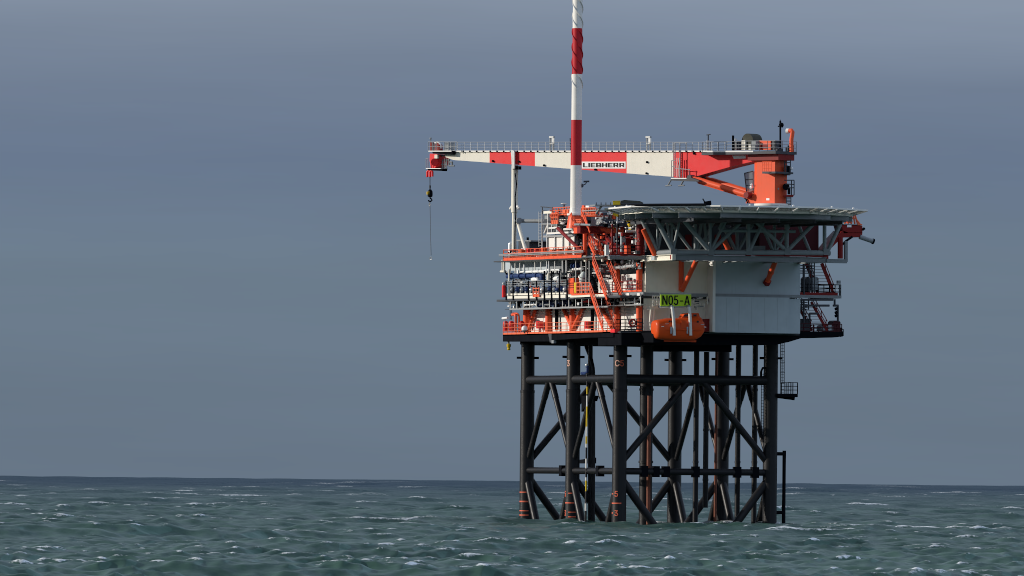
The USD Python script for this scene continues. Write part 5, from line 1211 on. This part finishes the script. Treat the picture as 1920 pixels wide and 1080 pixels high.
for px, py, w, h, m in ((1093, 392, 4, 14, 'orange'), (1101, 394, 4, 9, 'dkgrey'), (1110, 397, 3, 12, 'orange'), (1114.5, 397, 3, 12, 'orange'), (1084, 416, 4, 10, 'orange'), (1100, 401, 3, 5, 'board'), (1079, 432, 6, 4, 'orange')):
    part(mpf, 'locker', slab(pts(LX(-2.2), (px - w / 2, py + h / 2), (px + w / 2, py + h / 2), (px + w / 2, py - h / 2), (px - w / 2, py - h / 2)), A(1, 0, 0), .5), m)
for x0, x1, y0, y1 in ((1090, 1108, 421, 422), (1078, 1088, 421, 421)):
    part(mpf, 'cable', tube(at(x0, y0, LX(-3.1)), at(x1, y1, LX(-3.1)), .12, 8), 'grey')
# block between mast and helideck
ub_ = thing('upper_module', 'dark grey module full of valves between the mast and the helideck', 'module', at(1160, 432, RY(-3.5)))
part(ub_, 'beam', slab(pts(RY(4.6), (1125, 418), (1192, 418), (1192, 431), (1118, 431)), A(0, 1, 0), .8), 'dkgrey')
part(ub_, 'back_wall', slab(pts(RY(5.6), (1130, 479), (1232, 479), (1232, 398), (1130, 398)), A(0, 1, 0), .3), 'dkgrey')
part(ub_, 'side_wall', slab(pts(LX(.5), (1108, 479), (1131, 478), (1131, 398), (1108, 400)), A(1, 0, 0), .3), 'grey')
part(ub_, 'roof_plate', slab(pts(RY(-4), (1118, 393), (1200, 394), (1200, 396), (1118, 395)), A(0, 1, 0), 4), 'grey')
part(ub_, 'wall_panel', slab(pts(RY(-2.0), (1165, 436), (1173, 436), (1173, 472), (1165, 472)), A(0, 1, 0), .3), 'wall')
part(ub_, 'wall_panel', slab(pts(RY(-2.0), (1173.5, 436), (1187, 436), (1187, 474), (1173.5, 474)), A(0, 1, 0), .3), 'dkred')
part(ub_, 'wall_panel', slab(pts(LX(.4), (1113, 462), (1124, 461), (1124, 440), (1113, 440)), A(1, 0, 0), .3), 'white')
part(ub_, 'wall_panel', slab(pts(LX(.6), (1135, 474), (1148, 473), (1148, 443), (1135, 444)), A(1, 0, 0), .3), 'white')
part(ub_, 'locker', slab(pts(RY(-4.4), (1175, 459), (1183, 459), (1183, 476), (1175, 476)), A(0, 1, 0), .7), 'orange')
part(ub_, 'locker', slab(pts(RY(-4.5), (1184, 458), (1195, 458), (1195, 472), (1184, 472)), A(0, 1, 0), .7), 'girder')
part(ub_, 'light_box', slab(pts(LX(-.4), (1185.5, 418.5), (1193, 418.5), (1193, 423), (1185.5, 423)), A(1, 0, 0), .5), 'board')
part(ub_, 'walkway', tube(at(1173, 433.5, RY(-4.6)), at(1190, 433.5, RY(-4.6)), .14, 8), 'board')
part(ub_, 'column', tube(at(1201, 480, RY(-5.2)), at(1201, 414, RY(-5.2)), .4, 16), 'dkred')
for px, m in ((1193, 'white'), (1157, 'dkgrey'), (1148, 'dkred')): part(ub_, 'post', tube(at(px, 478, RY(-4.8)), at(px, 420, RY(-4.8)), .09, 8), m)
for px, py, r, m in ((1154, 402, .3, 'yellow'), (1151, 407, .22, 'orange'), (1162, 399, .13, 'board'), (1143, 398, .12, 'board')):
    part(ub_, 'tank', lathe(at(px, py + 4, RY(-4.2)), UZ, [(0, r), (.35, r), (.45, r * .5)], 12), m)
part(ub_, 'white_pipe', tube(at(1157, 418.5, RY(-4.4)), at(1157, 407, RY(-4.4)), .11, 8), 'board')
rng = random.Random(8)
for i in range(34):
    x, y = rng.uniform(1120, 1185), rng.uniform(397, 417); w = rng.uniform(2, 6)
    m = tube(at(x, y, RY(-4.1)), at(x + w, y, RY(-4.1)), rng.uniform(.04, .12), 6) if rng.random() < .5 else tube(at(x, y, RY(-4.3)), at(x, y + w, RY(-4.3)), rng.uniform(.04, .1), 6)
    part(ub_, 'valve_pipe', m, rng.choice(['steel', 'white', 'dkgrey', 'dkred', 'grey', 'board']))
za = at(1150, 479, RY(-6.0))[2]
railing('dark red railing along the shaded edge of the top deck beside the helideck truss', [A(at(1145, 479, RY(-6.3))[0], -6.3, za), A(at(1208, 479, RY(-6.3))[0], -6.3, za)], 'dkred', 1.1, .9, .05, .2)
stairs('narrow orange stair from the top deck up towards the mast platform', yz(1104, 455, -2.0), yz(1115, 479, -2.0), A(.8, 0, 0), 'orange', .3, True, None, .05)

# stairs down the sunlit face
stairs('upper orange stair flight on the sunlit face', yz(1111, 491, -2.7), yz(1138, 562, -2.7), A(1.5, -.4, 0), 'orange', .26, True, None, .055)
stairs('lower orange stair flight on the sunlit face', yz(1107, 549, -2.9), yz(1131, 621, -2.9), A(1.4, -.2, 0), 'orange', .26, True, None, .055)
ln = thing('stair_landing', 'orange railed landing with a yellow gate at the head of the lower stairs', 'landing', yz(1090, 558, -2.9))
part(ln, 'floor', slab(pts(LX(-2.9), (1071, 550.5), (1108, 549), (1108, 552), (1071, 554)), A(1, 0, 0), 1.8), 'orange')
part(ln, 'edge_beam', slab(pts(LX(-2.85), (1069, 554.5), (1106, 552.5), (1106, 556.5), (1069, 558)), A(1, 0, 0), .2), 'cream')
for y in (530, 537.5, 544): part(ln, 'rail', tube(yz(1079, y + .3, -2.9), yz(1107, y, -2.9), .055, 6), 'rail_orange')
for x in np.linspace(1082, 1106, 6): part(ln, 'rail_post', tube(yz(x, 551, -2.9), yz(x, 530, -2.9), .06, 6), 'rail_orange')
part(ln, 'gate', slab(pts(LX(-2.95), (1076.2, 529.8), (1081, 529.5), (1079.8, 533), (1079.8, 549), (1077.5, 550.5), (1076.2, 546)), A(1, 0, 0), .08), 'yellow')
kb = single('orange_cabinet', 'tall orange cabinet left of the yellow gate', 'cabinet', slab(pts(LX(-1.6), (1066.5, 553), (1075.5, 552.5), (1075.5, 521), (1066.5, 522)), A(1, 0, 0), .9), 'orange')
tb = thing('wrapped_bundle', 'pale wrapped bundle above the stair landing', 'bundle', yz(1092, 530, -1.5))
part(tb, 'cover', lathe(yz(1092, 531, -1.5), A(0, -.35, 1), [(0, .3), (.3, .42), (.9, .4), (1.2, .22), (1.3, .05)], 14), 'tarp')
for s in (.35, .7): part(tb, 'strap', ring(yz(1092, 531, -1.5) + A(0, -.33 * s, .94 * s), A(0, -.35, 1), .42, .04, 16, 5), 'dkgrey')
hd_ = thing('black_duct', 'broad black flexible duct curving down behind the lower stairs', 'duct', yz(1112, 560, -1.2))
part(hd_, 'duct', pipe(pts(LX(-1.2), (1102, 521), (1108, 523), (1113, 532), (1115.5, 545), (1116, 565)), .36, 12), 'girder')
for i, q in enumerate(((1108.5, 524), (1113.2, 533), (1115.5, 545), (1116, 557))): part(hd_, 'collar', ring(yz(*q, -1.2), A(0, -.3 + .1 * i, 1), .37, .05, 14, 5), 'dkgrey')
zl = yz(1150, 548.5, -1.0)[2]
railing('dark railing in front of the white wall on the middle deck, right of the stairs', [A(-1.0, yz(1148, 548, -1)[1], zl), A(-1.0, yz(1204, 547, -1)[1], zl)], 'dkred', 1.15, 1.5, .05, .18, 3, None, 'orange')
part(pm, 'wall', slab([A(.3, p[1], p[2]) for p in pts(LX(.3), (1122, 552), (1204, 548.5), (1204, 513), (1122, 516))], A(1, 0, 0), .25), 'white')
for px, w in ((1157, .3), (1198.5, .34)):
    a, b = pts(LX(0), (px, 549), (px, 492)); part(pm, 'column', tube(A(0, a[1], a[2]), A(0, a[1], b[2]), w, 14), 'orange')
sp = thing('wall_lamp', 'grey wall lamp and its stanchion on the white middle deck wall', 'lamp', yz(1178, 530, -.3))
part(sp, 'lamp', slab(pts(LX(-.3), (1177, 526.5), (1181, 526.5), (1181, 521), (1177, 521)), A(1, 0, 0), .3), 'dkgrey')
part(sp, 'stanchion', tube(yz(1174, 516, -.2), yz(1178, 546, -.2), .05, 6), 'steel')

# lower deck rail and equipment
yf, yn = yz(943.5, 623, -2.5)[1], yz(1148, 621, -2.5)[1]
railing('orange railing along the sunlit edge of the bottom deck', [A(3.0, yf, Z0), A(-2.5, yf, Z0), A(-2.5, yn, Z0)], 'rail_orange', 1.15, 1.3, .03, .2)
zl = yz(1160, 619.5, -1.0)[2]
railing('dark railing on the bottom deck between the red box and the near corner', [A(-1.0, yz(1153, 619, -1)[1], zl), A(-1.0, yz(1204, 618, -1)[1], zl)], 'girder', 1.15, 1.4, .05, .12)
lr = thing('life_ring', 'dark red life ring hung on the dark bottom deck railing', 'life ring', yz(1186, 611, -1.1))
c = yz(1186.3, 605.5, -1.1)
part(lr, 'ring', ring(c, A(-.5, -.87, 0), .34, .085, 22, 8), 'dkred')
part(lr, 'cover', cat(tube(c - UZ * .3, c + UZ * .3, .035, 6), tube(c - RH * .3, c + RH * .3, .035, 6), ball(c, .1)), 'mark')
single('red_box', 'bright red box hung below the deck edge at the foot of the lower stairs', 'box', slab(pts(LX(-2.8), (1144.5, 617), (1152.5, 617), (1152.5, 623.5), (1144.5, 623.5)), A(1, 0, 0), .5), 'red')
for x, lab in ((948, 'red drum at the far end of the bottom deck, outermost'), (959, 'red drum at the far end of the bottom deck, beside the orange pipe hoop'), (978, 'red drum behind the white radar dome')):
    t = thing('red_drum', lab, 'drum', yz(x, 622, -1.6))
    part(t, 'shell', lathe(yz(x, 621.5, -1.6), UZ, [(0, .3), (.95, .3), (1.1, .22), (1.15, .06)], 16), 'red')
    part(t, 'band', ring(yz(x, 612, -1.6), UZ, .3, .03, 16, 5), 'rail_orange')
for x, lab in ((1008.5, 'red extinguisher cabinet between the two left orange columns'), (1099, 'red extinguisher cabinet right of the orange V braces')):
    t = thing('extinguisher_cabinet', lab, 'cabinet', yz(x, 618, -.3))
    part(t, 'body', slab(pts(LX(-.4), (x - 3, 616), (x + 3, 616), (x + 3, 602), (x - 3, 602)), A(1, 0, 0), .4), 'red')
    part(t, 'door', slab(pts(LX(-.43), (x - .8, 615), (x + 1.6, 615), (x + 1.6, 603), (x - .8, 603)), A(1, 0, 0), .03), 'dkred')
oh = thing('orange_pipe_hoop', 'pair of tall orange pipe hoops at the far end of the bottom deck', 'pipe', yz(967, 622, -2.2))
part(oh, 'hoop', pipe(pts(LX(-2.2), (960, 590), (966.5, 590), (967, 592), (967, 623)), .14, 8, .3), 'orange')
part(oh, 'hoop', pipe(pts(LX(-1.9), (961, 588), (970, 588), (973, 592), (973, 623)), .12, 8, .3), 'orange')
rd = thing('radar_dome', 'white radar dome on the deck edge at the far end', 'radome', yz(983.5, 623, -2.8))
part(rd, 'dome', lathe(yz(983.5, 620.5, -2.8), UZ, [(0, .2), (.08, .32), (.2, .34), (.4, .3), (.52, .18), (.57, .03)], 18), 'board')
part(rd, 'stand', tube(yz(983.5, 625, -2.8), yz(983.5, 620, -2.8), .09, 8), 'dkgrey')
part(rd, 'base', lathe(yz(983.5, 621.5, -2.8), UZ, [(0, .2), (.1, .3)], 16), 'steel')
cm = thing('security_camera', 'white camera on a stand above the far end of the bottom deck', 'camera', yz(947, 602, -2.2))
part(cm, 'body', tube(yz(942.5, 597, -2.2), yz(952, 596, -2.2), .13, 8), 'board')
part(cm, 'post', tube(yz(946.5, 612, -2.2), yz(946.5, 597, -2.2), .06, 6), 'grey')
ladder('thin black ladder between the lowest decks at the far left end', yz(956.5, 576, -2.2), yz(956.5, 600, -2.2), yz(959.5, 600, -2.2) - yz(956.5, 600, -2.2), 'girder')
nl = thing('navigation_lamp', 'yellow lamp hanging under the far left end of the deck', 'lamp', yz(954, 657, -2.2))
part(nl, 'lamp', lathe(yz(954, 656.5, -2.2), UZ, [(0, .15), (.12, .2), (.24, .12), (.36, .22), (.62, .24), (.7, .1)], 14), 'yellow')
part(nl, 'bracket', tube(yz(953.5, 646.5, -2.2), yz(953.5, 638, -2.2), .12, 8), 'grey')

# middle deck pipework
sc = thing('scaffold_rail', 'grey guard rail with tall black uprights along the middle deck', 'railing', yz(1005, 560, -2.65))
for y in (526.5, 530.5, 535): part(sc, 'rail', tube(yz(949, y + 1.5, -2.55), yz(1063, y - 1.5, -2.55), .04, 6), 'steel')
for px in (949, 962, 991, 1006, 1020.5, 1034, 1049, 1063): part(sc, 'upright', tube(yz(px, 563, -2.6), yz(px, 508 if px > 1018 else 526, -2.6), .085, 6), 'girder')
for i, px in enumerate(np.arange(951, 1062, 9.2)): part(sc, 'baluster', tube(yz(px, 536, -2.5), yz(px, 526, -2.5), .025, 5), 'steel')
for i, (px, m, lab) in enumerate(((958, 'silver', 'silver domed pressure vessel nearest the red bottle'), (968.5, 'blue', 'navy valve body second from the far end of the vessel row'), (977.5, 'silver', 'silver domed pressure vessel between two navy valve bodies, far end'),
                           (986.5, 'blue', 'navy valve body left of the middle silver vessel'), (995.5, 'silver', 'silver domed pressure vessel left of the small orange gate'), (1016, 'silver', 'silver domed pressure vessel right of the small orange gate'),
                           (1029, 'blue', 'large navy valve body in the right half of the vessel row'), (1037, 'silver', 'slim silver vessel right of the large navy valve body'), (1044, 'blue', 'navy valve body third from the near end of the vessel row'),
                           (1051.5, 'blue', 'navy valve body second from the near end of the vessel row'), (1058, 'silver', 'silver vessel at the near end of the vessel row'))):
    t = thing('pressure_vessel', lab, 'vessel', yz(px, 553, -1.6))
    c = yz(px, 543.4 - (px - 958) * .012, -1.7)
    part(t, 'shell', lathe(c + A(.9, 0, 0), A(-1, 0, 0), [(0, .30), (.7, .31), (.88, .27), (1.02, .15), (1.06, .03)], 16), m)
    part(t, 'flange', lathe(c + A(.2, 0, 0), A(-1, 0, 0), [(0, .36), (.09, .36)], 16), 'blue')
    part(t, 'support', box(c[0] - .1, c[0] + .3, c[1] - .2, c[1] + .2, ZM, c[2] - .2), 'grey')
    part(t, 'valve_stem', tube(c, c + UZ * .62, .06, 6), m)
def ppipe(label, xy, r, m, x=-1.7, bend=.35, flanges=(), name='process_pipe', n=10):
    q = pts(LX(x), *xy); t = thing(name, label, 'pipe', q[0])
    part(t, 'run', pipe(q, r, n, bend), m)
    for i, s in enumerate(flanges):
        i0 = int(s); p = q[i0] + (q[i0 + 1] - q[i0]) * (s - i0); d = (q[i0 + 1] - q[i0]); d /= np.linalg.norm(d)
        part(t, 'flange', tube(p - d * .07, p + d * .07, r * 1.45, 12), m)
    return t
ppipe('thick navy pipe running under the far half of the top deck', [(952, 518.5), (1014, 516.5), (1016, 517), (1016, 527)], .25, 'blue', -1.7, .3, (.1, .4, .6, .9))
ppipe('black pipe elbow dropping from the end of the thick navy pipe at the far left', [(955, 520), (954, 520), (950, 514), (947, 508)], .1, 'girder', -1.7)
ppipe('thick navy pipe below the middle deck floor behind the hanging tray', [(1010, 570), (1066, 566.5), (1070, 566), (1070, 556)], .29, 'blue', -.9, .3, (.05, .3, .6, .95))
ppipe('bright red pipe under the stair landing', [(1088, 565.5), (1109, 564.3)], .17, 'red', -1.2, .3, (.3,))
ppipe('white insulated pipe with a drop under the far end of the top deck', [(983, 496), (983, 509.5), (976, 510)], .1, 'board', -2.0, .15)
ppipe('white insulated pipe run in the middle of the sunlit face under the top deck', [(987, 510), (994, 509.5), (1022, 508.5), (1027, 506), (1030, 506)], .14, 'board', -1.9, .2, (1.2, 1.6))
ppipe('white insulated hairpin pipe above the cream bottles', [(1030, 507.5), (1030, 506.5), (1049, 506), (1049, 512)], .11, 'board', -1.8, .2)
ppipe('thick white branch pipe rising through the grey guard rail, left', [(999, 524.5), (1006, 523.5), (1009, 525), (1008.5, 536)], .24, 'board', -1.8, .25)
ppipe('thick white branch pipe rising through the grey guard rail, right', [(1041, 523), (1047, 521.5), (1049, 524), (1047, 538)], .26, 'board', -1.8, .25)
ppipe('grey white pipe run above the white wall right of the stairs', [(1144, 502.5), (1165, 501.5)], .14, 'silver', -.8, .2, (.1, .5, .9))
ppipe('grey white pipe run at the near corner above the white wall', [(1168, 502), (1173, 500), (1190, 498.5)], .16, 'silver', -.8, .2, (.2, 1.1, 1.8))
ppipe('white pipe behind the head of the upper stairs', [(1074, 505), (1093, 504)], .12, 'board', -1.2, .2, (.3, .8))
ppipe('blue tank pipe high on the middle deck left of the stairs', [(1074, 499), (1083, 498.5)], .25, 'blue', -.8, .2, (.2, .8))
ppipe('thin steel pipe loop at the near upper corner', [(1196, 494), (1200.5, 494), (1200.5, 500.5), (1197, 500.5)], .07, 'steel', -.8, .1)
ppipe('thin white pipe on the lower tray at the far end', [(983, 572), (1006, 571)], .09, 'board', -1.8, .2, (.2, .8))
ppipe('dark red pipe stub behind the lower tray', [(990, 560), (990, 576)], .2, 'dkred', -.6)
ppipe('white pipe run behind the lower near railing gap', [(1163, 567), (1187, 566)], .1, 'board', -.6, .2, (.2, .7))
for i, (px, lab) in enumerate(((1028.5, 'cream gas bottle under the top deck, left one of two'), (1051, 'cream gas bottle under the top deck, right one of two'))):
    t = thing('gas_bottle', lab, 'bottle', yz(px, 525, -1.7))
    part(t, 'bottle', lathe(yz(px, 525, -1.7), UZ, [(0, .22), (.5, .22), (.68, .12), (.76, .07), (.95, .07)], 14), 'cream')
    part(t, 'neck', tube(yz(px, 514, -1.7), yz(px, 509, -1.7), .06, 6), 'board')
fb = thing('red_bottle', 'red cylinder with a grey head at the far left end of the middle deck', 'bottle', yz(945, 558, -2.4))
part(fb, 'body', lathe(yz(944.5, 557.5, -2.4), UZ, [(0, .2), (1.2, .21), (1.32, .14)], 14), 'red')
part(fb, 'head', lathe(yz(944.3, 534.5, -2.4), UZ, [(0, .12), (.2, .14), (.34, .06)], 10), 'steel')
og_ = thing('orange_gate', 'small orange gate in the middle of the grey guard rail', 'gate', yz(1006, 558, -2.7))
for y in (541, 547.5, 552): part(og_, 'bar', tube(yz(1000, y, -2.7), yz(1011, y, -2.7), .06, 6), 'rail_orange')
for x in (1000, 1005.5, 1011): part(og_, 'upright', tube(yz(x, 557, -2.7), yz(x, 538, -2.7), .07, 6), 'rail_orange')
part(og_, 'kick_plate', slab(pts(LX(-2.7), (1000, 557), (1011, 556.5), (1011, 551.5), (1000, 552)), A(1, 0, 0), .04), 'orange')
# hangers, trays and small fittings too small to pick apart one by one
rng = random.Random(3)
def fittings(name, x0, x1, y0, y1, lx, n, mats, lens=(1.5, 6), rr=(.03, .10), slope=-.026):
    by = {}
    for i in range(n):
        x, y = rng.uniform(x0, x1), rng.uniform(y0, y1); y += (x - x0) * slope; w = rng.uniform(*lens); d = lx + rng.uniform(-.4, 1.2); k_ = rng.random()
        if k_ < .4: m = tube(yz(x, y, d), yz(min(x + w * 1.6, x1), y - w * .04, d), rng.uniform(*rr), 5)
        elif k_ < .75: m = tube(yz(x, y, d), yz(x, y + w, d), rng.uniform(*rr), 5)
        elif k_ < .9:
            c = yz(x, y, d); q = rng.uniform(.08, .22); m = box(c[0] - q, c[0] + q, c[1] - q * 1.3, c[1] + q * 1.3, c[2] - q, c[2] + q)
        else: m = ball(yz(x, y, d), rng.uniform(.08, .2), n=1)
        by.setdefault(rng.choice(mats), []).append(m)
    for mt, ms in by.items(): part(pm, name, cat(*ms), mt, smooth=False, kind='stuff')
fittings('small_pipework', 950, 1075, 510, 526, -1.4, 90, ['steel', 'white', 'dkgrey', 'grey', 'girder', 'girder', 'board'])
fittings('small_pipework', 950, 1062, 526, 537, -1.6, 90, ['steel', 'girder', 'dkgrey', 'grey', 'board', 'mark', 'girder'])
fittings('small_pipework', 952, 1108, 564, 577, -1.4, 130, ['steel', 'dkgrey', 'grey', 'girder', 'girder', 'board'])
fittings('small_pipework', 1066, 1150, 492, 526, -.6, 110, ['steel', 'dkgrey', 'girder', 'grey', 'board', 'dkred', 'girder'])
fittings('small_pipework', 1145, 1203, 486, 506, -.4, 70, ['steel', 'dkgrey', 'girder', 'grey', 'girder'])
fittings('small_pipework', 1140, 1203, 558, 574, -.4, 80, ['steel', 'dkgrey', 'grey', 'board', 'white'])
fittings('small_pipework', 1104, 1200, 438, 476, -.8, 110, ['dkred', 'orange', 'girder', 'board', 'steel', 'dkgrey', 'dkred'], slope=0)
fittings('small_pipework', 1118, 1190, 398, 432, -.6, 90, ['dkred', 'steel', 'girder', 'board', 'white', 'dkgrey', 'yellow', 'grey'], slope=0)
fittings('small_pipework', 952, 1010, 468, 482, -1.2, 50, ['steel', 'dkgrey', 'girder', 'board', 'rail_orange'])
fittings('small_pipework', 1030, 1092, 392, 409, .2, 60, ['dkgrey', 'girder', 'mark', 'dkred', 'board', 'orange'])
fittings('small_pipework', 1030, 1085, 416, 434, .2, 50, ['dkgrey', 'girder', 'steel', 'board', 'grey'])
fittings('small_pipework', 1084, 1150, 440, 476, .2, 60, ['dkgrey', 'girder', 'dkred', 'orange', 'board', 'steel'])
for px in (957, 966, 975, 1003, 1014, 1040): part(pm, 'hanger', tube(yz(px, 489, -1.9), yz(px, 512, -1.9), .07, 6), 'white' if px > 960 else 'steel')
for px in (1025.5, 1029.5, 1055, 1062): part(pm, 'hanger', tube(yz(px, 486, -2.0), yz(px, 511, -2.0), .1, 6), 'steel')
for px in (1079.5, 1090, 1099, 1105): part(pm, 'hanger', tube(yz(px, 488, -1.6), yz(px, 551, -1.6), .06, 6), 'steel')
for px in (1171, 1190, 1201): part(pm, 'hanger', tube(yz(px, 556, -.8), yz(px, 574, -.8), .06, 6), 'white')
part(pm, 'suspended_tray', bar(yz(1142, 574, -.8), yz(1206, 571, -.8), .5, .12), 'steel')

# phrases shared by things of a kind
GROUPS = {'guard_railing': 'guard railings round the decks', 'riser_pipe': 'risers and caissons inside the jacket', 'stair_flight': 'outside stair flights', 'deck_locker': 'lockers behind the top deck railing',
          'pressure_vessel': 'row of vessels and valves on the middle deck', 'process_pipe': 'process pipes on the sunlit face', 'gas_bottle': 'cream gas bottles', 'red_drum': 'red drums on the bottom deck',
          'extinguisher_cabinet': 'red extinguisher cabinets', 'conduit': 'conduits outside the top deck railing', 'deck_cabinet': 'cabinets and tanks at the right end', 'ladder': 'ladders', 'hose_reel': 'hose reels', 'signal_box': 'boxes on the upper walkway rail'}
for p in list(stage.GetPrimAtPath('/World').GetChildren()):
    nm = p.GetName(); nm = nm[:-4] if nm[-4:-3] == '_' and nm[-3:].isdigit() else nm
    if nm in GROUPS and not p.GetCustomDataByKey('group'): p.SetCustomDataByKey('group', GROUPS[nm])
